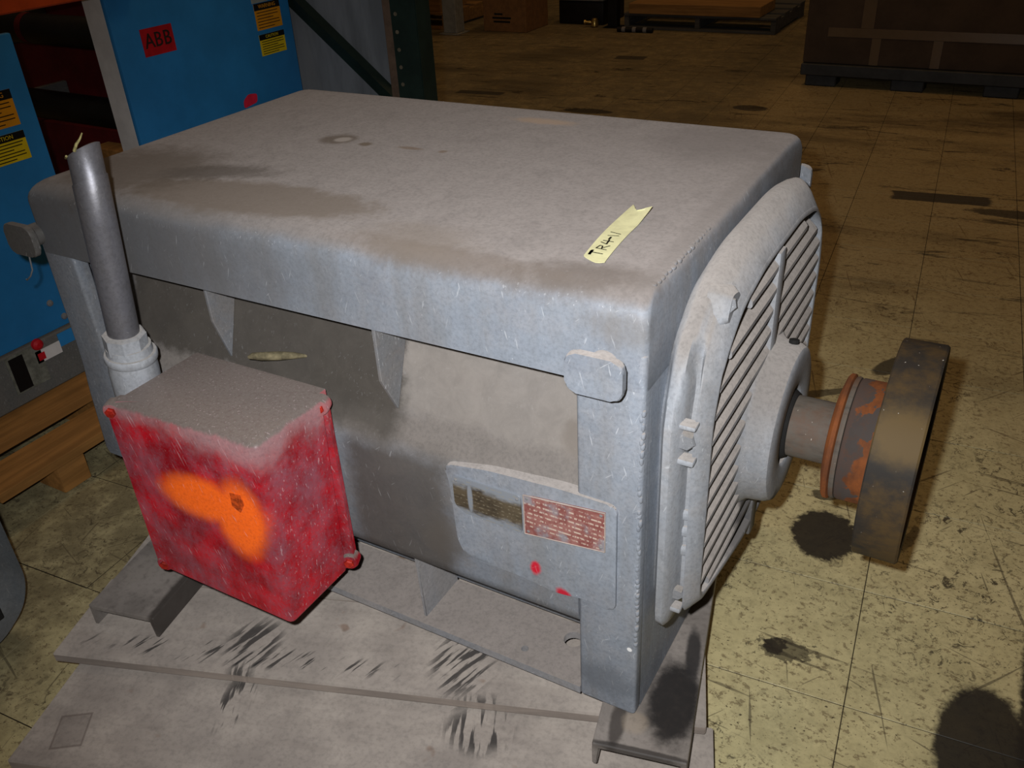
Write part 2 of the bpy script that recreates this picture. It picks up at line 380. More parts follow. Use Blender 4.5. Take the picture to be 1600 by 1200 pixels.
PA = math.radians(19.5)                      # the skid under the motor is turned against it
def plank_material():
    t = NT('dusty_plank')
    v = t.rot(t.pos, 'Z', -PA)
    b = t.noise(7, 6, 0.6); g = t.noise(30, 5, 0.6, (0.2, 1.5, 1.5), v); f = t.noise(130, 3, 0.6)
    c = t.mix(t.ss(b, 0.3, 0.7), lin(146, 137, 129), lin(172, 162, 152))
    c = t.mix(t.ss(g, 0.4, 0.75, 0, 0.25), c, lin(118, 108, 100))
    # black rubbed streaks with their own shapes
    dk = lin(42, 40, 40)
    def streak(cx, cy, ca, rx, ry, thr=0.52, sc=70, sang=0.0):
        m = t.ell((cx, cy, -0.06), (rx, ry, 0.2), 0.35, ca, 0.5, 30)
        vv = t.rot(t.pos, 'Z', -sang)
        s_ = t.ss(t.noise(sc, 3, 0.5, (0.12, 1.0, 0.2), vv), thr, thr + 0.06)
        return t.m('MULTIPLY', m, s_)
    for a in ((-0.33, 0.005, PA, 0.055, 0.07, 0.50, 90, math.radians(75)), (-0.245, -0.085, PA, 0.055, 0.045, 0.48, 80, math.radians(115)),
              (-0.70, -0.135, PA, 0.05, 0.055, 0.50, 85, math.radians(80)), (-0.66, -0.235, PA, 0.028, 0.06, 0.50, 90, math.radians(118)),
              (-0.70, -0.165, PA, 0.32, 0.024, 0.57, 120, math.radians(75))):
        c = t.mix(t.m('MULTIPLY', streak(*a), 0.85), c, dk)
    q3 = t.v('ABSOLUTE', t.rot(t.v('SUBTRACT', t.pos, (-0.872, -0.41, -0.08)), 'Z', -0.62))
    qx, qy, qz = t.sep(q3); sq = t.m('MAXIMUM', t.m('DIVIDE', qx, 0.026), t.m('DIVIDE', qy, 0.033))
    c = t.mix(t.ss(sq, 0.97, 1.03, 0.30, 0.0), c, lin(104, 94, 88))
    c = t.mix(t.m('MULTIPLY', t.ss(sq, 0.90, 0.97), t.ss(sq, 1.10, 1.02, 0.0, 0.45)), c, lin(82, 68, 62))
    c = t.mix(t.ss(t.noise(16, 2, 0.5), 0.68, 0.74, 0, 0.5), c, lin(112, 78, 52))
    c = t.mix(t.ss(f, 0.4, 0.75, 0, 0.2), c, (0.03, 0.03, 0.03, 1))
    c = t.mix(t.ss(t.nz(), 0.75, 0.3, 0, 0.9), c, t.mix(t.ss(g, 0.35, 0.65), lin(112, 102, 94), lin(134, 122, 112)))   # bare weathered edges hold no dust
    return t.done(c, 0.85, 0, 0.2, 0.8)
M_plank = plank_material()

def channel_material():
    t = NT('channel_steel')
    b = t.noise(9, 6, 0.62); f = t.noise(70, 4, 0.6)
    c = t.mix(t.ss(b, 0.35, 0.65), lin(112, 105, 99), lin(138, 130, 123))
    for e, col, k in ((((0.045, 0.055, 0), (0.042, 0.085, 0.05), 0.22), (30, 28, 28), 0.95), (((0.04, 0.16, 0), (0.012, 0.06, 0.05), 0.3), (42, 40, 40), 0.9),
                   (((-0.02, -0.02, 0), (0.012, 0.045, 0.05), 0.22), (52, 46, 42), 0.8), (((0.03, -0.055, 0), (0.09, 0.006, 0.05), 0.22), (40, 36, 34), 0.8),
                   (((0.005, -0.01, 0), (0.02, 0.02, 0.05), 0.22), (150, 136, 118), 0.5),
                   (((-0.885, -0.14, 0), (0.016, 0.11, 0.08), 0.22), (52, 46, 42), 0.85), (((-1.0, -0.12, 0), (0.03, 0.04, 0.05), 0.22), (136, 128, 120), 0.7)):
        m = t.ell(e[0], e[1], 0.3, e[2], 0.7, 40)
        c = t.mix(t.m('MULTIPLY', m, k), c, lin(*col))
    c = t.mix(t.ss(f, 0.45, 0.8, 0, 0.4), c, lin(58, 52, 48))
    return t.done(c, 0.6, 0, 0.35, 0.5)
M_channel = channel_material()

def floor_material():
    t = NT('scuffed_vinyl_tile')
    v = t.rot(t.pos, 'Z', -TA)
    u = t.v('FLOOR', t.v('DIVIDE', t.v('SUBTRACT', v, (-0.005, 0.27, 0)), (0.305, 0.305, 10)))
    wn = t.n.new('ShaderNodeTexWhiteNoise'); t.l.new(u, wn.inputs['Vector'])
    base = t.mix(wn.outputs['Value'], lin(192, 180, 134), lin(204, 192, 146))
    big = t.noise(1.6, 5, 0.6); mid = t.noise(11, 6, 0.66); fine = t.noise(70, 5, 0.68)
    c = t.mix(t.ss(mid, 0.35, 0.7, 0, 0.5), base, lin(160, 148, 106))
    # small flecks, scratches and black scuffs
    fl = t.ss(t.noise(95, 6, 0.72, (0.75, 1.0, 1), v), 0.555, 0.61)
    c = t.mix(t.m('MULTIPLY', fl, 0.6), c, lin(96, 78, 54))
    dens = t.m('MAXIMUM', t.ss(t.noise(3.6, 5, 0.6), 0.38, 0.62), t.ell((0.42, 0.62, FZ), (0.13, 0.22, 0.3), 0.6))
    sc1 = t.ss(t.noise(46, 9, 0.82, (1, 0.8, 1), v, 0.9), 0.545, 0.585)
    c = t.mix(t.m('MULTIPLY', t.m('MULTIPLY', sc1, dens), 0.9), c, lin(50, 44, 36))
    for ang, sc, thr in ((0.3, 34, 0.685), (1.25, 30, 0.69), (2.2, 36, 0.69), (0.05, 26, 0.69)):
        w = t.rot(t.pos, 'Z', ang)
        ln = t.ss(t.noise(sc, 3, 0.5, (0.10, 2.6, 1), w, 0.2), thr, thr + 0.02)
        c = t.mix(t.m('MULTIPLY', ln, 0.6), c, lin(60, 52, 42))
    c = t.mix(t.ss(t.noise(150, 3, 0.6, (0.8, 1, 1), v), 0.645, 0.68, 0, 0.85), c, lin(52, 42, 32))
    ydist = t.sep(t.pos)[1]
    far = t.ss(t.m('ADD', ydist, t.m('MULTIPLY', big, 2.0)), 1.6, 3.6)       # browner with distance: flash falloff painted into the floor
    c = t.mix(t.m('MULTIPLY', far, 0.6), c, lin(134, 104, 62))
    grime = t.ss(t.noise(1.3, 6, 0.65, (0.5, 1.4, 1), v), 0.50, 0.68)
    c = t.mix(t.m('MULTIPLY', t.m('MULTIPLY', grime, far), 0.75), c, lin(60, 46, 30))
    lf = t.ss(t.sep(t.pos)[0], -0.9, -1.25)                                  # floor greyer and darker toward the left
    c = t.mix(t.m('MULTIPLY', lf, t.ss(mid, 0.3, 0.6, 0.25, 0.7)), c, lin(96, 86, 64))
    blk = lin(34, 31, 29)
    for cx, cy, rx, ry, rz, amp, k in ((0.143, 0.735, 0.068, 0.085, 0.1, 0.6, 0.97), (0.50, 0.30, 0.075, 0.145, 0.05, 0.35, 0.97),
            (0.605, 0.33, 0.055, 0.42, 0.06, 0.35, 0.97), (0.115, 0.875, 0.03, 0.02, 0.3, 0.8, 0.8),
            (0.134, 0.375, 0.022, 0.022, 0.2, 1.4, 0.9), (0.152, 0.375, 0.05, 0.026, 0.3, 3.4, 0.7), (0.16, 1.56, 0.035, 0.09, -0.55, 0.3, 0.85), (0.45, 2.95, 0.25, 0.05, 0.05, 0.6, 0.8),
            (-0.12, 1.22, 0.02, 0.30, -0.9, 0.5, 0.75), (-0.9, 3.35, 0.12, 0.07, 0.2, 0.6, 0.85), 
            (-1.05, 4.2, 0.10, 0.06, 0.0, 0.5, 0.8), (-1.9, 3.85, 0.15, 0.05, 0.1, 0.4, 0.8),
            (0.31, 0.80, 0.012, 0.05, -0.2, 1.2, 0.6), (0.0, 1.02, 0.03, 0.02, 0.0, 0.8, 0.7)):
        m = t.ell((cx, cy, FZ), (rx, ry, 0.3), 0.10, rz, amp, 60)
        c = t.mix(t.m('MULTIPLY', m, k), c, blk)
    for cx, cy, hx, hy, rz, k in ((0.09, 3.04, 0.19, 0.055, 0.12, 0.9), (-2.24, 5.29, 0.11, 0.06, 0.1, 0.8), (0.75, 3.35, 0.22, 0.05, 0.1, 0.8), (-2.75, 4.05, 0.16, 0.04, 0.1, 0.8)):
        q3 = t.v('ABSOLUTE', t.rot(t.v('SUBTRACT', t.pos, (cx, cy, FZ)), 'Z', -rz)); qx, qy, qz = t.sep(q3)
        sq = t.m('ADD', t.m('MAXIMUM', t.m('DIVIDE', qx, hx), t.m('DIVIDE', qy, hy)), t.m('MULTIPLY', t.m('SUBTRACT', t.noise(22, 5, 0.7), 0.5), 0.35))
        c = t.mix(t.ss(sq, 0.93, 1.05, k, 0.0), c, lin(46, 42, 38))
    hz = t.ss(t.noise(7, 9, 0.8, (0.35, 1.5, 1), v, 0.8), 0.555, 0.62)
    c = t.mix(t.m('MULTIPLY', t.m('MULTIPLY', hz, far), 0.8), c, lin(44, 35, 24))
    c = t.mix(t.ss(fine, 0.4, 0.75, 0, 0.22), c, (0.06, 0.05, 0.03, 1))
    t.bump(fine, 0.15, 0.001)
    return t.done(c, t.ss(mid, 0.3, 0.7, 0.42, 0.62), 0, 0.35, 0.2)
M_floor = floor_material()
M_grout = plain('joint_dirt', (44, 37, 26), 0.9)
M_wall = plain('dark_wall', (92, 84, 72), 0.9, 0.2, 2)

# ------------------------------------------------------------------ floor with its tiles
fl = box('floor', -13.0, 4.0, -3.0, 11.0, FZ - 0.12, FZ - 0.0015, M_grout, bev=0); struct(fl)
ca, sa = math.cos(TA), math.sin(TA)
def proj(p):
    d = Vector(p) - CAM; z = d.dot(FWD)
    return (800 + F_PX * d.dot(RIGHT) / z, 600 + F_PX * d.dot(DOWN) / z, z) if z > 0.05 else None
HIDE = [(36, 290), (470, 133), (1257, 207), (1265, 340), (1250, 540), (1190, 790), (1090, 1000), (1090, 1200), (60, 1200), (140, 950), (110, 400)]
def inside(x, y, P):
    c = False; j = len(P) - 1
    for i in range(len(P)):
        if (P[i][1] > y) != (P[j][1] > y) and x < (P[j][0] - P[i][0]) * (y - P[i][1]) / (P[j][1] - P[i][1]) + P[i][0]: c = not c
        j = i
    return c
T = 0.305; cand = []; rest = []
for i in range(-46, 14):
    for j in range(-12, 40):
        u0 = -0.005 + T * (i + 0.5); v0 = 0.27 + T * (j + 0.5)
        x, y = u0 * ca - v0 * sa, u0 * sa + v0 * ca
        if not (-12.5 < x < 3.5 and -2.5 < y < 10.5): continue
        q = proj((x, y, FZ))
        vis = q and -120 < q[0] < 1720 and -60 < q[1] < 1290 and not inside(q[0], q[1], HIDE)
        (cand if vis else rest).append((q[2] if q else 99, x, y))
cand.sort()
hh = T / 2 - 0.0008
bm = bmesh.new(); bm_box(bm, -hh, hh, -hh, hh, -0.004, 0.0, 0.0008, 1)
tile_me = finish(bm, 'tile'); tile_me.materials.append(M_floor)
for k, (d, x, y) in enumerate(cand[:300]):
    o = bpy.data.objects.new('tile', tile_me); COL.objects.link(o); o.parent = fl
    o.location = (x, y, FZ + random.uniform(-0.0004, 0.0003)); o.rotation_euler = (0, 0, TA)
verts, faces = [], []
for d, x, y in cand[300:] + rest:
    b = len(verts)
    for px, py in ((-hh, -hh), (hh, -hh), (hh, hh), (-hh, hh)):
        verts.append((x + px * ca - py * sa, y + px * sa + py * ca, FZ))
    faces.append((b, b + 1, b + 2, b + 3))
me = bpy.data.meshes.new('tile_field'); me.from_pydata(verts, [], faces)
o = link('tile_field', me, M_floor, fl); o['kind'] = 'stuff'
struct(box('wall_back', -13, 4, 10.4, 10.6, FZ, 6.0, M_wall, bev=0))
struct(box('wall_left', -13.2, -13, -3, 10.6, FZ, 6.0, M_wall, bev=0))

# ------------------------------------------------------------------ skid of planks under the motor
cpa, spa = math.cos(PA), math.sin(PA)
skid = thing('wooden_skid', (0, 0, FZ), 'dust covered wooden skid of wide planks under the big grey motor', 'skid', rz=PA)
def skid_box(name, a0, a1, b0, b1, z0, z1, mat, par=skid, bev=0.002):
    return box(name, a0, a1, b0, b1, z0 - FZ, z1 - FZ, mat, par, bev, local=True)
skid_box('plank', -1.035, 0.128, -0.165, 0.060, -0.102, -0.080, M_plank, bev=0.003)
skid_box('plank', -1.075, 0.115, 0.035, 0.235, -0.072, -0.050, M_plank, bev=0.003)
skid_box('plank', -1.07, 0.112, 0.238, 0.435, -0.072, -0.051, M_plank, bev=0.003)
skid_box('plank', -1.07, 0.112, 0.440, 0.635, -0.072, -0.050, M_plank, bev=0.003)
skid_box('plank', -1.07, 0.112, 0.640, 0.835, -0.072, -0.051, M_plank, bev=0.003)
for a in (-1.0, -0.48, 0.03):
    skid_box('stringer', a - 0.02, a + 0.07, 0.062, 0.83, -0.14, -0.0725, M_plank)
    skid_box('stringer', a - 0.02, a + 0.07, -0.13, 0.060, -0.14, -0.1025, M_plank)

# steel channels the motor stands on
CA = math.radians(12.5)
def channel(cx, cy, label):
    o = thing('steel_channel', (cx, cy, -0.05), label, 'steel channel', 'steel channels under the motor', rz=CA)
    w, h, t_ = 0.146, 0.0495, 0.008
    P = [(0, 0), (t_, 0), (t_, h - t_), (w - t_, h - t_), (w - t_, 0), (w, 0), (w, h), (0, h)]
    prism('channel_bar', P, lambda p, t: (p[0], t, p[1]), 0.0, 1.0, M_channel, o, bev=0.0018, seg=1, local=True)
    return o
channel(-0.040, -0.074, 'dark oil stained steel channel jutting out beneath the shaft end of motor')
channel(-1.014, -0.237, 'dull steel channel jutting out beneath the red box side of motor')

# ------------------------------------------------------------------ the big motor
mot = thing('electric_motor', (-0.585, 0.368, 0.0), 'large grey box shaped electric motor with red terminal box and pulley', 'motor')
def rrect(x0, x1, y0, y1, r, seg=5):
    out = []
    for cx, cy, a0 in ((x1 - r, y0 + r, -PI / 2), (x1 - r, y1 - r, 0), (x0 + r, y1 - r, PI / 2), (x0 + r, y0 + r, PI)):
        for k in range(seg + 1):
            a = a0 + PI / 2 * k / seg; out.append((cx + r * math.cos(a), cy + r * math.sin(a)))
    return out
rings = []
zb = 0.598
for z, d in [(zb, 0.004), (zb + 0.003, 0.0), (0.66, 0.0)] + [(H_ - 0.036 + 0.036 * math.sin(a), 0.036 * (1 - math.cos(a))) for a in [PI / 2 * k / 7 for k in range(8)]]:
    rr = 0.012 + d * 0.4
    rings.append([(x, y, z) for x, y in rrect(-L_ + d, 0 - d * 0.35, 0 + d, D_ - d * 0.5, rr)])
# a few inner rings so that the sheet sags and bulges a little
def topz(x, y): return H_ + 0.0035 * math.sin(3.1 * (x + 0.6)) * math.sin(4.0 * y) - 0.0015
last = rings[-1]
for f_ in (0.97, 0.85, 0.65, 0.4):
    rings.append([(-0.585 + (x + 0.585) * f_, 0.368 + (y - 0.368) * f_, H_ + 0.003 * (1 - f_)) for x, y, z in last])
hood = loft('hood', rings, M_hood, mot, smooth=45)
# weld beads along the hood end and down the corner column
def beads(name, pts, r, par, mat):
    bm = bmesh.new()
    for p in pts:
        mt = Matrix.Translation(p) @ Matrix.Diagonal((r[0] * random.uniform(0.85, 1.15), r[1] * random.uniform(0.85, 1.1), r[2] * random.uniform(0.8, 1.2), 1))
        bmesh.ops.create_icosphere(bm, subdivisions=2, radius=1.0, matrix=mt)
    return link(name, finish(bm, name, 60), mat, par)
beads('weld_seam', [(-0.0105 + random.uniform(-0.0015, 0.0015), 0.045 + 0.0115 * k, H_ - 0.0035) for k in range(18)], (0.0045, 0.0065, 0.004), hood, M_hood)
beads('weld_seam', [(-0.004 + random.uniform(-0.0015, 0.0015), 0.0042, 0.16 + 0.0105 * k + random.uniform(-0.003, 0.003)) for k in range(40)], (0.0036, 0.0040, 0.0075), mot, M_frame)

box('corner_column', -0.0964, -0.0006, 0.0006, 0.030, 0.0, 0.655, M_frame, mot, 0.006, 3)
lc = loft('corner_column', [[(x, y, z) for x, y in rrect(x0, x1, 0.0006 if z > 0.4 else -0.002, 0.03, 0.006, 3)] for z, x0, x1 in
          ((0.655, -1.1694, -1.088), (0.41, -1.1694, -1.086), (0.36, -1.168, -1.084), (0.30, -1.176, -1.06), (0.165, -1.186, -1.05), (0.152, -1.18, -1.055))], M_frame, mot, smooth=40)
box('end_plate', -0.014, -0.0005, 0.02, D_ - 0.01, 0.0, 0.61, M_frame, mot, 0.002)
box('end_plate', -1.165, -1.15, 0.02, D_ - 0.01, 0.155, 0.61, M_frame, mot, 0.002)
box('corner_column', -0.0964, 0.0, D_ - 0.03, D_, 0.0, 0.62, M_frame, mot, 0.004, 2)
box('corner_column', -1.17, -1.088, D_ - 0.03, D_, 0.152, 0.62, M_frame, mot, 0.004, 2)
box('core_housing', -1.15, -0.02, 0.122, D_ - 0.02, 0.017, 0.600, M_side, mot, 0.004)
# front wall: leaning panel, rounded shoulder, lower wall, open foot recess
prof = [(0.121, 0.602), (0.094, 0.602), (0.044, 0.462), (0.034, 0.440), (0.022, 0.424), (0.010, 0.409), (0.003, 0.394), (0.0, 0.375), (0.0, 0.30), (0.0, 0.185), (0.002, 0.168), (0.012, 0.160), (0.121, 0.160)]
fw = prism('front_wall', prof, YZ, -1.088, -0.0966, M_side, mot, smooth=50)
# raised pad carrying the plates
pad = [(-0.318, 0.398), (-0.31, 0.365), (-0.305, 0.250), (-0.29, 0.222), (-0.20, 0.222), (-0.13, 0.214), (-0.085, 0.221), (-0.034, 0.216), (-0.034, 0.414), (-0.12, 0.416), (-0.24, 0.410)]
prism('plate_pad', round_poly(pad, 0.014), XZ, -0.0042, 0.02, M_frame, mot, bev=0.003, seg=2)
for gx in (-0.42, -0.78):
    gp = [(0.003, 0.601), (0.003, 0.512), (0.034, 0.446), (0.092, 0.601)] if gx > -0.6 else [(0.018, 0.601), (0.018, 0.53), (0.040, 0.452), (0.092, 0.601)]
    prism('gusset', gp, YZ, gx - 0.006, gx, M_gusset, mot, bev=0.001, seg=1)
for gx in (-0.408, -0.77):
    prism('gusset', [(0.018, 0.014), (0.122, 0.014), (0.122, 0.162), (0.012, 0.162)], YZ, gx - 0.006, gx, M_foot, mot, bev=0.001, seg=1)
# foot plate with its holes
def plate_with_holes(name, x0, x1, y0, y1, z0, z1, holes, mat, par):
    bm = bmesh.new(); es = []
    loops = [[(x0, y0), (x1, y0), (x1, y1), (x0, y1)]] + [[(cx + r * math.cos(2 * PI * k / 20), cy + r * math.sin(2 * PI * k / 20)) for k in range(20)] for cx, cy, r in holes]
    for lp in loops:
        vv = [bm.verts.new((p[0], p[1], z0)) for p in lp]
        es += [bm.edges.new((vv[i], vv[(i + 1) % len(vv)])) for i in range(len(vv))]
    bmesh.ops.triangle_fill(bm, edges=es, use_beauty=True)
    r_ = bmesh.ops.extrude_face_region(bm, geom=list(bm.faces))
    for v in [g for g in r_['geom'] if isinstance(g, bmesh.types.BMVert)]: v.co.z = z1
    return link(name, finish(bm, name), mat, par)
plate_with_holes('foot_plate', -1.05, -0.0966, 0.002, 0.122, 0.0, 0.015, [(-0.150, 0.088, 0.017), (-0.215, 0.032, 0.0065), (-0.9, 0.07, 0.017)], M_foot, mot)

# lifting lug plates on stubs
M_lug = dusty('dim_dusty_lug', (104, 102, 99), (100, 95, 90), up=(0.3, 0.8), film=0.5, scratch=0.3)  # dusty dark grey, with the weaker flash on the left lug painted in
def lug(x0, x1, z0, z1, mat, ytilt=0.0):
    P = round_poly([(x0, z0), (x1, z0), (x1, z1), (x0, z1)], 0.016, 5)
    l = prism('lifting_lug', P, lambda p, t: (p[0], t + (p[0] - x0) * ytilt, p[1]), -0.036, -0.024, mat, mot, bev=0.002, seg=1)
    lathe('stub', [(0, 0.02), (0.03, 0.02)], ((x0 + x1) / 2, -0.026, (z0 + z1) / 2), (0, 1, 0), mat, l, n=20)
lug(-0.0935, -0.0155, 0.603, 0.660, M_frame)
lug(-1.206, -1.130, 0.607, 0.664, M_lug)
prism('lifting_lug', round_poly([(-0.064, 0.607), (0.014, 0.607), (0.014, 0.664), (-0.064, 0.664)], 0.016, 5), XZ, D_ + 0.022, D_ + 0.034, M_frame, mot, bev=0.002, seg=1)
lathe('stub', [(0, 0.02), (0.035, 0.02)], (-0.025, D_ - 0.01, 0.635), (0, 1, 0), M_frame, mot, n=20)
tube('tie_wire', [(-1.165, -0.03, 0.606), (-1.163, -0.034, 0.58), (-1.172, -0.036, 0.567), (-1.188, -0.036, 0.556), (-1.20, -0.03, 0.553)], 0.0014, M_bolt, mot, 6)

# name plate and warning plate
def nameplate_mat():
    t = NT('bronze_name_plate')
    n = t.noise(34, 5, 0.65, (0.5, 1, 1.2)); x, y, z = t.sep(t.pos)
    paint = t.ss(t.m('ADD', t.m('MULTIPLY', n, 0.5), t.m('ABSOLUTE', t.m('MULTIPLY', t.m('SUBTRACT', z, 0.347), 14.0))), 0.48, 0.66)
    drip = t.ell((-0.2725, 0, 0.35), (0.0045, 0.1, 0.03), 0.3, 0, 0.3)
    c = t.mix(t.ss(n, 0.35, 0.65), lin(58, 50, 40), lin(90, 79, 62))
    c = t.mix(t.m('MULTIPLY', t.m('MAXIMUM', paint, drip), 0.85), c, lin(138, 144, 152))
    ro = t.ss(t.m('SINE', t.m('MULTIPLY', z, 900)), 0.3, 0.9)
    c = t.mix(t.m('MULTIPLY', t.m('MULTIPLY', ro, t.ss(t.noise(160, 2, 0.5), 0.48, 0.6)), 0.4), c, lin(150, 140, 118))
    return t.done(c, 0.5, 0, 0.4)
def redplate_mat():
    t = NT('red_warning_plate')
    n = t.noise(60, 5, 0.65); x, y, z = t.sep(t.pos)
    c = t.mix(t.ss(n, 0.35, 0.65), lin(128, 74, 69), lin(152, 104, 97))
    ro = t.ss(t.m('SINE', t.m('MULTIPLY', z, 760)), 0.1, 0.8)
    wd = t.ss(t.noise(330, 2, 0.5, (1.0, 1, 0.3)), 0.45, 0.55)
    blk = t.m('MULTIPLY', t.ss(z, 0.330, 0.334), t.ss(z, 0.392, 0.388))
    c = t.mix(t.m('MULTIPLY', t.m('MULTIPLY', t.m('MULTIPLY', ro, wd), blk), 0.75), c, lin(206, 190, 172))
    c = t.mix(t.ss(t.noise(22, 4, 0.6), 0.52, 0.66, 0, 0.75), c, lin(140, 144, 150))
    return t.done(c, 0.55, 0, 0.4)
np_ = prism('name_plate', round_poly([(-0.302, 0.328), (-0.285, 0.316), (-0.184, 0.314), (-0.184, 0.383), (-0.302, 0.383)], 0.006), XZ, -0.0066, -0.0041, nameplate_mat(), mot, bev=0.0004, seg=1)
prism('warning_plate', [(-0.179, 0.316), (-0.050, 0.330), (-0.050, 0.400), (-0.179, 0.388)], XZ, -0.0072, -0.0041, redplate_mat(), mot, bev=0.0004, seg=1)
M_platerim = plain('plate_rim', (176, 162, 152), 0.5)
for a, b in (((-0.179, 0.316), (-0.050, 0.330)), ((-0.179, 0.388), (-0.050, 0.400)), ((-0.179, 0.316), (-0.179, 0.388)), ((-0.050, 0.330), (-0.050, 0.400))):
    tube('plate_rim', [(a[0], -0.0071, a[1]), (b[0], -0.0071, b[1])], 0.0009, M_platerim, mot, 6)
for px, pz in ((-0.173, 0.322), (-0.056, 0.336), (-0.173, 0.383), (-0.056, 0.394), (-0.296, 0.376), (-0.190, 0.376)):
    lathe('rivet', [(0, 0.0028), (0.0012, 0.0022), (0.0018, 0.001)], (px, -0.0068, pz), (0, -1, 0), M_bolt, mot, n=10)

# ---- end bell
OUT = [(0.026, 0.178), (0.14, 0.150), (0.30, 0.112), (0.436, 0.112), (0.596, 0.150), (0.710, 0.178), (0.710, 0.545), (0.675, 0.635), (0.59, 0.700), (0.47, 0.722), (0.266, 0.722), (0.146, 0.700), (0.061, 0.635), (0.026, 0.545)]
def ring_at(x, d, r=0.03):
    a = round_poly(inset_poly(OUT, d), r, 4); ds = 0.024 * max(0, 1 - x / 0.022) ** 1.5 + 0.043 * max(0, (x - 0.030) / 0.037) ** 1.6 if x < 0.0672 else d
    b = round_poly(inset_poly(OUT, ds), r, 4); out = []
    for p, q in zip(a, b):                       # the casting is smooth over its crown, grooved down its sides
        k = min(1, max(0, (p[1] - 0.56) / 0.09)); k = k * k * (3 - 2 * k)
        out.append((x, p[0] * (1 - k) + q[0] * k, p[1] * (1 - k) + q[1] * k))
    return out
bell_prof = [(-0.002, 0.036), (0.003, 0.032), (0.008, 0.020), (0.012, 0.007), (0.016, 0.001), (0.026, 0.000), (0.031, 0.006), (0.035, 0.030), (0.038, 0.042), (0.043, 0.044), (0.046, 0.036), (0.048, 0.026), (0.050, 0.025), (0.067, 0.043),
             (0.0675, 0.048), (0.066, 0.052), (0.034, 0.060)]
bell = loft('end_bell', [ring_at(x, d) for x, d in bell_prof], M_bell, mot, cap0=True, cap1=True, smooth=45)
INN = inset_poly(OUT, 0.053)
def span(z):
    ys = []
    n = len(INN)
    for i in range(n):
        a, b = INN[i], INN[(i + 1) % n]
        if (a[1] > z) != (b[1] > z): ys.append(a[0] + (b[0] - a[0]) * (z - a[1]) / (b[1] - a[1]))
    return (min(ys), max(ys)) if len(ys) > 1 else None
RIBY = (0.347, 0.379)
z = 0.205; k = 0
while z < 0.640:
    s1, s2 = span(z + 0.004), span(z + 0.028)
    if s1 and s2:
        lo, hi = max(s1[0], s2[0]), min(s1[1], s2[1])
        for y0, y1 in ((lo, RIBY[0] + 0.002), (RIBY[1] - 0.002, hi)):
            if y1 - y0 < 0.02: continue
            w = random.uniform(-0.001, 0.001)
            P = [(0.0345, z + 0.0270), (0.058 + w, z + 0.004), (0.0640 + w, z + 0.003), (0.0662 + w, z + 0.006), (0.0662 + w, z + 0.013), (0.0630 + w, z + 0.0175), (0.044, z + 0.0345), (0.0345, z + 0.0385)]
            prism('louver', P, lambda p, t: (p[0], t, p[1]), y0 - 0.001, y1 + 0.001, M_slat, bell, smooth=None)
    z += 0.0355; k += 1
box('center_rib', 0.034, 0.0685, RIBY[0], RIBY[1], 0.13, 0.664, M_bell, bell, 0.004, 2)
# raised ribs on the shoulder of the casting (between bell flange and face)
for yb, zb_, s in ((0.155, 0.694, 1),):
    lp = [(-0.034, -0.034), (0.030, -0.034), (0.036, 0.020), (0.0, 0.032), (-0.036, 0.018)]
    ang = -0.55 * s
    q = [(yb + p[0] * math.cos(ang) - p[1] * math.sin(ang), zb_ - 0.03 + p[0] * math.sin(ang) + p[1] * math.cos(ang)) for p in lp]
    loft('bolt_boss', [[(0.030, a, b) for a, b in round_poly(q, 0.01, 3)], [(0.052, a, b) for a, b in round_poly(inset_poly(q, 0.004) if s > 0 else inset_poly(q, 0.004), 0.01, 3)],
                       [(0.060, a, b) for a, b in round_poly(inset_poly(q, 0.011), 0.008, 3)]], M_bell, bell, smooth=35)
    if s > 0: hexbolt('bolt', (0.050, yb - 0.010 * s, zb_ - 0.024), (0.55, -0.75 * s, 0.35), 0.0115, 0.014, M_bolt, bell)
for bz, r in ((0.512, 0.013),):
    hexbolt('bolt', (0.036, 0.060, bz), (0.25, -1, 0), 0.014, 0.016, M_bolt, bell)
    box('bolt_pocket', 0.030, 0.054, 0.040, 0.060, bz + 0.022, bz + 0.030, M_bell, bell, 0.003, 2)
    box('bolt_pocket', 0.030, 0.054, 0.040, 0.060, bz - 0.034, bz - 0.024, M_bell, bell, 0.003, 2)
for bz in (0.375, 0.345, 0.310):
    lathe('plug', [(-0.012, 0.010), (-0.0005, 0.0095), (0.0012, 0.006)], (0.0405, 0.066, bz), (0.2, -1, 0), M_bell, bell, n=14)
hexbolt('bolt', (0.037, 0.062, 0.236), (0.2, -1, 0), 0.011, 0.012, M_bolt, bell)
box('bolt_pocket', 0.030, 0.048, 0.044, 0.062, 0.206, 0.216, M_bell, bell, 0.003, 2)
AX = (0.0, 0.368, 0.365)
lathe('bearing_housing', [(0.034, 0.158), (0.058, 0.152), (0.066, 0.140), (0.072, 0.135), (0.098, 0.132), (0.107, 0.127), (0.110, 0.119), (0.110, 0.072), (0.107, 0.066), (0.092, 0.062), (0.092, 0.02)], AX, (1, 0, 0), M_bell, bell, n=64)
lathe('grease_plug', [(0, 0.008), (0.006, 0.008), (0.007, 0.005)], (0.092, 0.398, 0.496), (0, 0.2, 1), M_dark, bell, n=10)
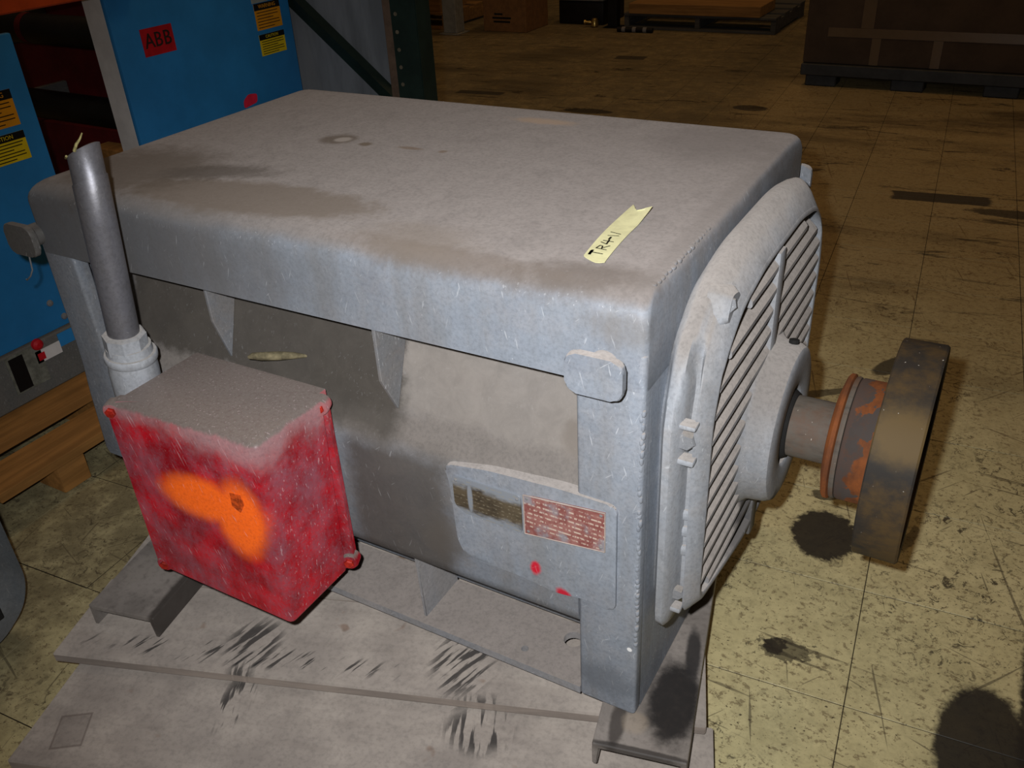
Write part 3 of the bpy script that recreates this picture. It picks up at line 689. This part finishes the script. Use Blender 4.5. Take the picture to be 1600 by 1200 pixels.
# ---- shaft, hub and pulley
lathe('shaft', [(0.06, 0.05), (0.19, 0.05)], AX, (1, 0, 0), M_shaft, mot, n=48)
lathe('shaft_seal', [(0.092, 0.0505), (0.092, 0.064), (0.102, 0.060), (0.113, 0.053), (0.114, 0.0505)], AX, (1, 0, 0), M_dark, mot, n=48, cap0=False, cap1=False)
lathe('hub_flange', [(0.176, 0.049), (0.1765, 0.078), (0.181, 0.097), (0.184, 0.101), (0.190, 0.101), (0.1915, 0.092)], AX, (1, 0, 0), M_rust, mot, n=64)
lathe('hub_flange', [(0.192, 0.088), (0.1925, 0.097), (0.196, 0.0985), (0.1995, 0.0975), (0.200, 0.088)], AX, (1, 0, 0), M_shaft, mot, n=64)
lathe('hub', [(0.2005, 0.085), (0.201, 0.0955), (0.204, 0.0975), (0.250, 0.0975), (0.252, 0.05)], AX, (1, 0, 0), M_hub, mot, n=64)
pul = lathe('pulley', [(0.268, 0.05), (0.266, 0.146), (0.248, 0.148), (0.2455, 0.1685), (0.2475, 0.1705), (0.307, 0.1705), (0.310, 0.168), (0.309, 0.148), (0.290, 0.145), (0.288, 0.05)], AX, (1, 0, 0), M_pulley, mot, n=96)
lathe('pulley_bore', [(0.262, 0.052), (0.294, 0.052), (0.294, 0.03)], AX, (1, 0, 0), M_shaft, pul, n=40)

# ---- red terminal box, split on the diagonal
tb = prism('terminal_box', [(-0.835, -0.145), (-0.545, -0.012), (-0.545, 0.012), (-0.835, 0.012)], XY, 0.125, 0.4635, M_red, mot, bev=0.003, seg=2)
A_, C_ = Vector((-0.852, -0.168)), Vector((-0.518, -0.014))
dAC = (C_ - A_).normalized(); nAC = Vector((dAC.y, -dAC.x))
def split_pt(s, n, z): p = A_ + dAC * s + nAC * n; return (p.x, p.y, z)
LAC = (C_ - A_).length
P = round_poly([(0.004, 0.116), (LAC - 0.004, 0.116), (LAC - 0.004, 0.464), (0.004, 0.464)], 0.02, 4)
prism('flange', P, lambda p, t: split_pt(p[0], t, p[1]), -0.010, 0.006, M_red, tb, bev=0.002, seg=2)
wedge_lo = [(-0.845, -0.174), (-0.532, -0.174), (-0.532, -0.035), (-0.555, -0.022), (-0.838, -0.152)]
wedge_hi = [(-0.850, -0.172), (-0.522, -0.172), (-0.518, -0.030), (-0.545, -0.014), (-0.842, -0.146)]
ztop = lambda x: 0.462 + (x + 0.846) / 0.324 * 0.012
bm = bmesh.new()
lo = [bm.verts.new((x, y, 0.110)) for x, y in wedge_lo]; hi = [bm.verts.new((x, y, ztop(x))) for x, y in wedge_hi]
bm.faces.new(lo); bm.faces.new(hi[::-1])
for i in range(5): bm.faces.new((lo[i], lo[(i + 1) % 5], hi[(i + 1) % 5], hi[i]))
back = set(lo[2:] + hi[2:] + [lo[0], hi[0]])
ed = [e for e in bm.edges if not (e.verts[0] in back and e.verts[1] in back)]
bmesh.ops.bevel(bm, geom=ed, offset=0.013, segments=4, affect='EDGES', profile=0.5)
cov = link('box_cover', finish(bm, 'box_cover', 50), M_red, tb)
M_redbolt = plain('painted_bolt', (176, 42, 30), 0.5, 0.3, 60)
for s, zz in ((0.013, 0.448), (0.018, 0.124), (LAC - 0.014, 0.456), (LAC - 0.012, 0.136)):
    b0 = split_pt(s, 0.0, zz)
    lathe('bolt_ear', [(-0.006, 0.016), (0.010, 0.0155), (0.013, 0.0135), (0.0135, 0.010)], b0, (nAC.x, nAC.y, 0), M_red, tb, n=20)
    hexbolt('cover_bolt', split_pt(s, 0.012, zz), (nAC.x, nAC.y, 0), 0.0088, 0.007, M_redbolt, tb)
M_patch = plain('overpainted_patch', (214, 84, 26), 0.7, 0.3, 120)
prism('painted_patch', [(-0.604, 0.338), (-0.588, 0.330), (-0.575, 0.350), (-0.578, 0.368), (-0.602, 0.364)], XZ, -0.1735, -0.171, M_patch, tb, bev=0.0005, seg=1)

# ---- conduit stub: pipe, nut and elbow fitting into the box
pb, pt = Vector((-0.876, -0.085, 0.535)), Vector((-0.836, -0.085, 0.845))
ax = (pt - pb).normalized()
pipe_pts = [pb - ax * 0.02 + Vector((0.008, 0, -0.01)), pb + ax * 0.06, pb + ax * 0.15, pb + ax * 0.24, pt]
R_ = []
u = Vector((1, 0, 0)); u = (u - ax * u.dot(ax)).normalized(); w = ax.cross(u)
N_ = 28
def pr(c, r, slope=0.0): return [c + (u * math.cos(2 * PI * k / N_) + w * math.sin(2 * PI * k / N_)) * r + ax * slope * math.cos(2 * PI * k / N_) for k in range(N_)]
rings = [pr(pb - ax * 0.03, 0.025), pr(pb + ax * 0.10, 0.0253), pr(pb + ax * 0.20, 0.0257), pr(pt - ax * 0.045, 0.0257, 0.012), pr(pt - ax * 0.043, 0.024, 0.012), pr(pt, 0.0237, 0.016),
         pr(pt, 0.022, 0.016), pr(pt - ax * 0.12, 0.022)]
pipe = loft('conduit_pipe', rings, M_pipe, mot, cap0=True, cap1=True, smooth=45)
M_tape_old = plain('frayed_wrap', (176, 166, 110), 0.8, 0.3, 90)
tube('frayed_wrap', [pr(pt, 0.0255, 0.016)[k] for k in (20, 18, 16, 14, 12, 10, 8)], 0.0018, M_tape_old, pipe, 6)
tube('frayed_wrap', [pr(pt, 0.0245, 0.016)[23] , pr(pt + ax * 0.008, 0.026, 0.016)[24], pr(pt + ax * 0.012, 0.024, 0.016)[25], pr(pt + ax * 0.016, 0.018, 0.016)[26]], [0.0022, 0.002, 0.0015, 0.001], M_tape_old, pipe, 6)
lathe('conduit_nut', [(-0.002, 0.030), (0.002, 0.0345), (0.030, 0.0345), (0.034, 0.030)], pb - ax * 0.028, ax, M_fit, mot, n=8, smooth=25)
elb = [Vector((-0.878, -0.082, 0.515)), Vector((-0.882, -0.082, 0.47)), Vector((-0.886, -0.082, 0.42)), Vector((-0.886, -0.082, 0.36)), Vector((-0.882, -0.08, 0.32)), Vector((-0.868, -0.075, 0.292)), Vector((-0.842, -0.07, 0.282)), Vector((-0.81, -0.068, 0.281))]
tube('conduit_elbow', elb, [0.036, 0.040, 0.040, 0.039, 0.038, 0.037, 0.036, 0.036], M_fit, mot, 28)
lathe('elbow_collar', [(0, 0.0405), (0.004, 0.0425), (0.012, 0.0425), (0.015, 0.0405)], (-0.8795, -0.082, 0.488), ax, M_fit, mot, n=28)

# ---- lettered strip of masking tape on the hood
M_tape = plain('masking_tape', (214, 210, 164), 0.6, 0.06, 50, dr=0.3)
M_ink = plain('marker_ink', (22, 22, 22), 0.6, 0.1)
tape_w = 0.0355
cent = []
NTP = 14
for i in range(NTP + 1):
    f_ = i / NTP; y = 0.066 + 0.192 * f_
    cent.append((-0.1025 - 0.0125 * f_ - 0.004 * math.sin(f_ * PI), y, H_ + 0.0040 + 0.0 * f_ + 0.006 * max(0, f_ - 0.8) ** 1.2))
bm = bmesh.new(); top = []; bot = []
for i, (x, y, z) in enumerate(cent):
    f_ = i / NTP; row = []; rowb = []
    for j in range(7):
        g = j / 6; zz = z + 0.03 * max(0, f_ - 0.72) * g
        yy = y
        if i == NTP: yy += (0.014, 0.004, -0.008, -0.016, -0.014, -0.008, -0.004)[j]
        if i == 0: yy += (0.010, 0.006, 0.003, 0.0, -0.002, -0.001, 0.003)[j]
        p = (x + (g - 0.5) * tape_w * (0.9 + 0.12 * f_), yy, zz)
        row.append(bm.verts.new(p)); rowb.append(bm.verts.new((p[0], p[1], p[2] - 0.0006)))
    top.append(row); bot.append(rowb)
for a, b in zip(top[:-1], top[1:]):
    for j in range(6): bm.faces.new((a[j], a[j + 1], b[j + 1], b[j]))
for a, b in zip(bot[:-1], bot[1:]):
    for j in range(6): bm.faces.new((b[j], b[j + 1], a[j + 1], a[j]))
rim_t = top[0] + [r[-1] for r in top[1:]] + top[-1][::-1][1:] + [r[0] for r in top[1:-1]][::-1]
rim_b = bot[0] + [r[-1] for r in bot[1:]] + bot[-1][::-1][1:] + [r[0] for r in bot[1:-1]][::-1]
for k in range(len(rim_t)):
    k2 = (k + 1) % len(rim_t); bm.faces.new((rim_t[k], rim_b[k], rim_b[k2], rim_t[k2]))
tape = link('tape_label', finish(bm, 'tape_label', 60), M_tape)
tag(tape, 'torn pale yellow tape strip with handwritten TR4-11 on the motor hood', 'tape')
# strokes: (s along tape, t across, 0 = right edge .. 1 = left edge which is the top of the letters)
def tp(s, t):
    f_ = (s) / 0.192 * NTP; i = min(int(f_), NTP - 1); g = f_ - i
    c = [cent[i][k] * (1 - g) + cent[i + 1][k] * g for k in range(3)]
    return (c[0] + (0.5 - t) * tape_w * 0.9, c[1], c[2] + 0.0009)
strokes = [((0.017, 0.80), (0.031, 0.80), 0.0017), ((0.018, 0.82), (0.029, 0.83), 0.0016), ((0.025, 0.80), (0.024, 0.30), 0.0010),
           ((0.038, 0.28), (0.039, 0.74), 0.0009), ((0.039, 0.74), (0.049, 0.66), 0.0009), ((0.049, 0.66), (0.048, 0.54), 0.0009), ((0.048, 0.54), (0.040, 0.50), 0.0009), ((0.042, 0.50), (0.052, 0.26), 0.0009),
           ((0.060, 0.74), (0.056, 0.46), 0.0009), ((0.056, 0.46), (0.070, 0.48), 0.0012), ((0.066, 0.70), (0.066, 0.26), 0.0010),
           ((0.072, 0.52), (0.080, 0.52), 0.0015), ((0.084, 0.70), (0.088, 0.26), 0.0009), ((0.097, 0.72), (0.094, 0.24), 0.0009)]
bm = bmesh.new()
for a, b, wd in strokes:
    a3, b3 = Vector(tp(*a)), Vector(tp(*b)); d = (b3 - a3).normalized(); nn = Vector((-d.y, d.x, 0)) * wd
    a3 -= d * wd * 0.6; b3 += d * wd * 0.6
    vv = [bm.verts.new(p) for p in (a3 - nn, b3 - nn, b3 + nn, a3 + nn)]
    f = bm.faces.new(vv)
bmesh.ops.recalc_face_normals(bm, faces=bm.faces)
for f in bm.faces:
    if f.normal.z < 0: f.normal_flip()
me = bpy.data.meshes.new('lettering'); bm.to_mesh(me); bm.free()
link('lettering', me, M_ink, tape)
# ---- scrap lying on the ledge behind the red box
M_scrap = plain('dry_scrap', (122, 112, 86), 0.9, 0.25, 60)
sc = tube('dry_scrap', [(-0.70, 0.006, 0.487), (-0.692, 0.009, 0.490), (-0.68, 0.015, 0.489), (-0.655, 0.03, 0.488), (-0.635, 0.044, 0.486), (-0.612, 0.056, 0.484)], [0.003, 0.006, 0.0075, 0.008, 0.006, 0.002], M_scrap, None, 8)
tag(sc, 'small dry curled scrap lying on dusty ledge behind the red box', 'scrap')

# ------------------------------------------------------------------ blue cabinets on the left
M_blue = plain('blue_enamel', (44, 132, 196), 0.45, 0.06, 6, 0.4)
M_white = plain('white_enamel', (222, 220, 218), 0.5, 0.08, 8)
M_cabgrey = dusty('cabinet_base_grey', (104, 106, 104), (110, 104, 94), up=(0.4, 0.9), film=0.4, scratch=0.2, dr=0.3)
M_black = plain('black_print', (20, 18, 18), 0.5, 0.1)
M_yellow = plain('yellow_print', (226, 196, 26), 0.5, 0.05)
M_orange = plain('orange_print', (226, 150, 24), 0.5, 0.05)
M_redtag = plain('red_tag', (196, 24, 36), 0.6, 0.1)
M_brandink = plain('dark_print', (52, 34, 30), 0.6, 0.1)
M_pinktag = plain('pink_tag', (226, 40, 72), 0.6, 0.1)
M_rubber = plain('black_roller', (24, 22, 22), 0.5, 0.2, 12)
M_oxide = plain('dark_red_panel', (104, 22, 26), 0.7, 0.2, 6)
M_clear = plain('grey_tape', (150, 156, 150), 0.4, 0.1)
FACE = lambda x, y, z: Matrix.Translation((x, y, z)) @ Matrix(((0, 0, 1, 0), (1, 0, 0, 0), (0, 1, 0, 0), (0, 0, 0, 1)))
def sticker(par, x, y0, y1, z0, z1, mat, head):
    s = box('warning_sticker', x, x + 0.0012, y0, y1, z0, z1, mat, par, bev=0)
    hz = z1 - (z1 - z0) * 0.26
    box('sticker_header', x + 0.0012, x + 0.0016, y0, y1, hz, z1, M_black, s, bev=0)
    lettering('lettering', head, (z1 - hz) * 0.78, FACE(x + 0.0018, (y0 + y1) / 2, (hz + z1) / 2), mat, s)
    bm = bmesh.new(); n = 6
    for i in range(n):
        zz = hz - (hz - z0) * (i + 0.8) / (n + 0.6)
        e = y1 - 0.008 - (0.03 if i in (2, 5) else random.uniform(0, 0.006))
        bm_box(bm, x + 0.0012, x + 0.0014, y0 + 0.008, e, zz - 0.0012, zz + 0.0012)
    link('print_lines', finish(bm, 'print_lines'), M_black, s)
def cabinet(x, y0, y1, z0, z1, label, tagged):
    o = thing('blue_cabinet', (x - 0.05, (y0 + y1) / 2, z0), label, 'cabinet', 'blue cabinets at left')
    door = box('door_panel', x - 0.018, x, y0, y1, z0 + 0.145, z1, M_blue, o, 0.004, 2)
    box('cabinet_body', x - 0.105, x - 0.0185, y0 + 0.004, y1 - 0.004, z0 + 0.13, z1 - 0.006, M_white, o, 0.003)
    box('base', x - 0.100, x + 0.012, y0 + 0.005, y1 - 0.004, z0, z0 + 0.144, M_cabgrey, o, 0.004)
    sticker(door, x, y1 - 0.172, y1 - 0.049, z1 - 0.202, z1 - 0.118, M_orange, 'WARNING')
    sticker(door, x, y1 - 0.172, y1 - 0.049, z1 - 0.284, z1 - 0.216, M_yellow, 'CAUTION')
    return o, door
c1, d1 = cabinet(-1.80, -0.21, 0.468, 0.002, 0.872, 'blue cabinet nearest the camera with grey base, standing on wooden skid', False)
for y, z in ((0.336, 0.222), (0.362, 0.172), (0.085, 0.205)):
    lathe('screw', [(0, 0.009), (0.004, 0.008), (0.006, 0.004)], (-1.80, y, z), (1, 0, 0), M_bolt, d1, n=12)
c2, d2 = cabinet(-2.00, 0.895, 1.636, 0.04, 0.900, 'blue cabinet with red tag and white side behind the motor', True)
s = box('red_tag', -2.0, -1.9985, 0.988, 1.108, 0.704, 0.782, M_redtag, d2, bev=0)
for k, ch in enumerate('ABB'):
    lettering('lettering', ch, 0.060, FACE(-1.9975, 1.014 + 0.034 * k, 0.745), M_brandink, s, 0.92)
    lettering('lettering', ch, 0.060, FACE(-1.9974, 1.0152 + 0.034 * k, 0.745), M_brandink, s, 0.92)
prism('pink_tag', round_poly([(1.335, 0.47), (1.40, 0.478), (1.405, 0.506), (1.365, 0.512), (1.338, 0.496)], 0.01), YZ, -2.0, -1.9988, M_pinktag, d2)
box('sticker_strip', -2.0, -1.9988, 1.458, 1.535, 0.784, 0.81, M_clear, d2, bev=0)
# rating labels on the base of the near cabinet
lb = box('rating_label', -1.788, -1.7865, 0.165, 0.262, 0.035, 0.142, plain('label_grey', (120, 122, 112), 0.6, 0.2, 40), c1, bev=0)
box('label_print', -1.7865, -1.786, 0.172, 0.212, 0.04, 0.135, M_black, lb, bev=0)
wl = box('white_label', -1.788, -1.7865, 0.245, 0.318, 0.088, 0.122, M_white, c1, bev=0)
box('label_print', -1.7865, -1.786, 0.250, 0.270, 0.094, 0.114, M_redtag, wl, bev=0)
lathe('red_lamp', [(0, 0.016), (0.008, 0.014), (0.013, 0.007)], (-1.788, 0.258, 0.140), (1, 0, 0), M_redtag, c1, n=18)
box('blue_patch', -1.788, -1.7865, 0.318, 0.40, 0.103, 0.140, M_blue, c1, bev=0)

# wooden skid under the near cabinet
sk = thing('wooden_skid', (-1.8, 0.1, FZ), 'pine skid carrying the near blue cabinet, orange brown boards', 'skid')
box('plank', -1.80, -1.682, -0.215, 0.75, -0.026, 0.0, M_pine, sk, 0.002)
box('plank', -1.676, -1.548, -0.078, 0.75, -0.062, -0.036, M_pine, sk, 0.002)
box('plank', -1.98, -1.803, -0.215, 0.75, -0.026, 0.0, M_pine, sk, 0.002)
box('block', -1.66, -1.553, 0.070, 0.150, FZ, -0.0625, M_pine, sk, 0.006, 2)
box('block', -1.66, -1.553, 0.55, 0.63, FZ, -0.0625, M_pine, sk, 0.006, 2)
for y in (-0.20, 0.3, 0.66): box('stringer', -1.96, -1.69, y, y + 0.09, FZ, -0.0265, M_pine, sk, 0.003)
sk2 = thing('wooden_skid', (-2.0, 1.26, FZ), 'wooden skid carrying the red tagged blue cabinet', 'skid')
for k in range(2): box('plank', -2.14 + 0.13 * k, -2.02 + 0.13 * k, 0.86, 1.66, 0.0, 0.022, M_pine, sk2, 0.002)
for y in (0.88, 1.25, 1.57): box('stringer', -2.14, -1.89, y, y + 0.08, FZ, -0.0005, M_pine, sk2, 0.003)
for k in range(2): box('bearer', -2.10 + 0.13 * k, -2.06 + 0.13 * k, 0.88, 1.64, 0.0225, 0.0395, M_pine, sk2, 0.002)

# machine with black rollers between the cabinets
mr = thing('roller_machine', (-2.55, 1.1, FZ), 'dark red machine with thick black rollers between the blue cabinets', 'machine')
box('back_panel', -3.2, -2.17, 1.30, 1.33, FZ + 0.2, 1.25, M_oxide, mr, 0.003)
box('machine_base', -3.1, -2.17, 0.60, 0.86, FZ, 0.16, M_rubber, mr, 0.004)
box('side_post', -2.32, -2.24, 1.17, 1.29, FZ + 0.2, 1.25, M_rubber, mr, 0.003)
box('low_panel', -3.1, -2.2, 1.16, 1.19, FZ + 0.15, 0.40, M_oxide, mr, 0.003)
box('timber_leg', -2.36, -2.20, 0.97, 1.04, FZ, 0.405, M_pine, mr, 0.004)
for z in (0.487, 0.745):
    rl = lathe('roller', [(0.0, 0.02), (0.004, 0.042), (0.018, 0.05), (0.62, 0.05), (0.63, 0.044)], (-2.86, 1.10, z), (1, 0, -0.012), M_rubber, mr, n=28)
    lathe('roller_collar', [(0, 0.051), (0.03, 0.051)], (-2.86 + (0.16 if z > 0.6 else 0.585), 1.10, z - 0.002), (1, 0, -0.012), M_oxide, rl, n=28)
    box('roller_bracket', -2.89, -2.87, 1.08, 1.30, z - 0.07, z + 0.03, M_cabgrey, mr, 0.003)
M_beam = plain('orange_beam', (214, 84, 34), 0.5, 0.12, 10)
bmn = thing('rack_beam', (-2.0, 0.75, 0.893), 'orange rack beam across the top left corner above cabinets', 'rack beam')
box('beam_face', -1.995, -1.94, -0.6, 1.0, 0.893, 1.0, M_beam, bmn, 0.004)
box('beam_clip', -2.03, -1.9955, 0.86, 1.0, 0.89, 1.05, M_rubber, bmn, 0.004)
box('beam_leg', -2.03, -1.9955, -0.6, -0.5, FZ, 1.0, M_beam, bmn, 0.003)

# ------------------------------------------------------------------ rack upright and steel sheet behind the motor
M_green = plain('dark_green_steel', (26, 40, 34), 0.5, 0.15, 10)
M_sheet = plain('grey_steel_sheet', (122, 126, 130), 0.5, 0.15, 4, stretch=(2, 2, 0.4))
M_holes = plain('hole_glint', (98, 90, 74), 0.6)
up = thing('rack_upright', (-1.33, 1.44, FZ), 'dark green perforated rack upright standing behind the motor', 'rack upright')
bm = bmesh.new()
prof_ = [(0, 0), (0.03, 0), (0.03, 0.004), (0.004, 0.004), (0.004, 0.07)]
box('post_flange', -1.385, -1.383, 1.40, 1.47, FZ, 1.6, M_green, up, 0)
box('post_flange', -1.293, -1.291, 1.40, 1.47, FZ, 1.6, M_green, up, 0)
box('post_web', -1.3825, -1.2935, 1.398, 1.402, FZ, 1.6, M_green, up, 0)
box('base_plate', -1.40, -1.28, 1.385, 1.485, FZ, FZ + 0.006, M_green, up, 0.001)
for k in range(26):
    lathe('hole_rim', [(0, 0.0062), (0.0016, 0.0055)], (-1.366 - 0.0012 * 0, 1.3978, 0.02 + 0.0508 * k), (0, -1, 0), M_holes, up, n=10)
tube('diagonal_brace', [(-1.40, 1.668, 0.28), (-1.72, 1.668, 0.54), (-2.02, 1.668, 0.78)], 0.028, M_green, up, 4)
box('splice_plate', -1.43, -1.387, 1.42, 1.46, FZ, 1.2, plain('brown_post', (92, 74, 60), 0.7), up, 0.002)
sh = thing('steel_sheet', (-1.8, 1.70, FZ), 'flat grey steel sheet standing between blue cabinet and rack upright', 'steel sheet')
box('sheet', -2.3, -1.60, 1.70, 1.704, FZ, 1.5, M_sheet, sh, 0)
box('sheet_edge', -1.5995, -1.594, 1.692, 1.71, FZ, 1.5, plain('bright_edge', (170, 172, 172), 0.4), sh, 0.001)

# ------------------------------------------------------------------ second motor cut by the left edge
M_mot2 = dusty('second_motor_grey', (102, 108, 112), (104, 104, 102), up=(0.3, 0.9), film=0.4, scratch=0.15, dr=0.3)
m2 = thing('grey_motor', (-1.5, -0.45, FZ), 'rounded grey motor housing cut off by the left edge beside pine skid', 'motor')
def oct_ring(x, s, r=0.05):
    pts = [(-0.62, -0.05), (-0.33, -0.118), (-0.262, -0.075), (-0.236, -0.02), (-0.236, 0.20), (-0.29, 0.30), (-0.62, 0.30)]
    return [(x, -0.43 + (p[0] + 0.43) * s, 0.1 + (p[1] - 0.1) * s) for p in round_poly(pts, r, 5)]
loft('end_shield', [oct_ring(-1.26, 0.86, 0.04), oct_ring(-1.235, 0.96), oct_ring(-1.245 + 0.035, 0.995), oct_ring(-1.30, 1.0)], M_mot2, m2, cap1=False, smooth=50)
loft('frame_shell', [oct_ring(-1.305, 0.985), oct_ring(-1.78, 0.985)], M_mot2, m2, smooth=50)
box('bolt_slot', -1.214, -1.204, -0.318, -0.304, -0.060, -0.030, M_dark, m2, 0.002)
box('foot', -1.70, -1.34, -0.60, -0.28, FZ, -0.045, M_mot2, m2, 0.006, 2)

# ------------------------------------------------------------------ carton and far pallets
M_card = plain('brown_cardboard', (80, 65, 52), 0.75, 0.12, 5)
M_cardtape = plain('packing_tape', (100, 84, 66), 0.22, 0.05, 8, 0.6)
M_plastic = plain('black_plastic', (54, 56, 58), 0.5, 0.15, 10)
cb = thing('cardboard_carton', (0.0, 5.3, 0.0), 'large brown cardboard carton with tape on dark plastic pallet', 'carton')
box('carton_body', -0.93, 1.25, 4.83, 5.9, -0.008, 1.05, M_card, cb, 0.006, 2)
box('tape_strip', -0.80, 1.25, 4.826, 4.8295, 0.145, 0.195, M_cardtape, cb, 0)
for x in (-0.55, -0.22, 0.30): box('tape_strip', x, x + 0.05, 4.827, 4.8295, -0.005, 0.144, M_cardtape, cb, 0)
box('tape_strip', -0.62, -0.55, 4.827, 4.8295, 0.196, 1.0, M_cardtape, cb, 0)
pp = thing('plastic_pallet', (0.0, 5.3, FZ), 'dark plastic pallet under the large brown carton', 'pallet')
box('pallet_deck', -0.93, 1.25, 4.80, 5.9, -0.075, -0.010, M_plastic, pp, 0.004)
for k in range(5):
    for y in (4.82, 5.3, 5.74): box('pallet_foot', -0.90 + 0.49 * k, -0.72 + 0.49 * k, y, y + 0.14, FZ, -0.0755, M_plastic, pp, 0.006)
def pallet(x0, x1, y0, mat, label, nb=4, h=0.12, depth=0.9, top=None):
    p = thing('wooden_pallet', ((x0 + x1) / 2, y0 + depth / 2, FZ), label, 'pallet', 'pallets by the far wall')
    w = depth / (nb + 0.5)
    for k in range(nb):
        yy = y0 + (depth - w * 0.8) * k / (nb - 1)
        box('deck_board', x0, x1, yy, yy + w * 0.8, FZ + h - 0.02, FZ + h, mat, p, 0.002)
        if k in (0, nb - 1): box('bottom_board', x0, x1, yy, yy + w * 0.8, FZ, FZ + 0.018, mat, p, 0.002)
    for x in (x0, (x0 + x1) / 2 - 0.02, x1 - 0.04): box('stringer', x, x + 0.04, y0 + 0.01, y0 + depth - 0.01, FZ + 0.0185, FZ + h - 0.0205, mat, p, 0.002)
    return p
pallet(-2.75, -1.50, 6.35, M_greywood, 'grey weathered pallet under a long pale board near the far wall')
bd = box('long_board', -2.70, -1.62, 6.33, 6.75, FZ + 0.1205, FZ + 0.20, M_farwood, None, 0.004); tag(bd, 'long pale timber lying on the grey weathered pallet', 'timber')
pallet(-1.33, -0.55, 6.7, M_greywood, 'grey pallet partly hidden behind the large brown carton')
bd = box('long_board', -1.30, -0.6, 6.69, 7.1, FZ + 0.1205, FZ + 0.20, M_farwood, None, 0.004); tag(bd, 'short pale timber on pallet beside the large brown carton', 'timber')
pallet(-5.4, -4.25, 5.95, M_farwood, 'tan wooden pallet left of the pale grey post', h=0.14)
bd = box('long_board', -5.35, -4.30, 5.97, 6.4, FZ + 0.1405, FZ + 0.27, M_farwood, None, 0.004); tag(bd, 'tan timber block lying on pallet left of the grey post', 'timber')
M_post = plain('pale_grey_post', (128, 128, 122), 0.7, 0.1)
po = thing('grey_post', (-4.10, 5.85, FZ), 'pale grey square post standing left of the small carton', 'post')
box('post_shaft', -4.16, -4.03, 5.78, 5.91, FZ + 0.008, 2.2, M_post, po, 0.004); box('base_plate', -4.19, -4.00, 5.75, 5.94, FZ, FZ + 0.008, M_post, po, 0.001)
sc_ = thing('cardboard_carton', (-3.6, 6.2, FZ), 'small cardboard carton with printed lines beside the grey post', 'carton')
sb = box('carton_body', -3.88, -3.47, 5.98, 6.38, FZ, 0.33, plain('light_cardboard', (128, 92, 56), 0.8, 0.1), sc_, 0.004)
for k, (xa, xb, zz) in enumerate(((-3.77, -3.69, 0.0), (-3.79, -3.61, -0.03), (-3.78, -3.62, -0.06))):
    box('print_line', xa, xb, 5.9785, 5.9798, zz - 0.007, zz + 0.007, M_black, sb, 0)
dk = thing('dark_bin', (-3.1, 6.6, FZ), 'dark bin with pale lid between small carton and grey pallet', 'bin')
box('bin_body', -3.40, -2.98, 6.45, 6.9, FZ, 0.05, M_rubber, dk, 0.01, 2); box('bin_lid', -3.42, -2.97, 6.43, 6.92, 0.0505, 0.11, M_post, dk, 0.01, 2)
bp = thing('black_post', (-2.86, 6.4, FZ), 'narrow black post at the left end of grey pallet', 'post')
box('post_shaft', -2.90, -2.82, 6.36, 6.44, FZ + 0.006, 2.0, M_rubber, bp, 0.003); box('base_plate', -2.93, -2.79, 6.33, 6.47, FZ, FZ + 0.006, M_rubber, bp, 0.001)
M_brass = plain('brass_fitting', (190, 160, 90), 0.25, 0.1, metal=0.8)
bf = thing('brass_valve', (-3.02, 6.36, FZ), 'small shiny brass fitting on the floor beside the dark bin', 'fitting')
lathe('valve_body', [(0, 0.02), (0.01, 0.032), (0.05, 0.03), (0.07, 0.02)], (-3.02, 6.36, FZ), (0, 0, 1), M_brass, bf, n=16)
lathe('valve_neck', [(0, 0.012), (0.06, 0.012), (0.07, 0.018), (0.08, 0.018)], (-3.03, 6.36, FZ + 0.035), (-1, -0.3, 0.1), M_brass, bf, n=12)
rs = thing('metal_rod', (-2.58, 6.22, FZ), 'short jointed metal rod on floor before the grey pallet', 'rod')
lathe('rod_body', [(0, 0.02), (0.3, 0.02)], (-2.74, 6.2, FZ + 0.02), (1, 0.05, 0), M_black, rs, n=12)
for k in range(3): lathe('rod_ring', [(0, 0.021), (0.03, 0.021)], (-2.70 + 0.09 * k, 6.2 + 0.0045 * k, FZ + 0.021), (1, 0.05, 0), M_bolt, rs, n=12)
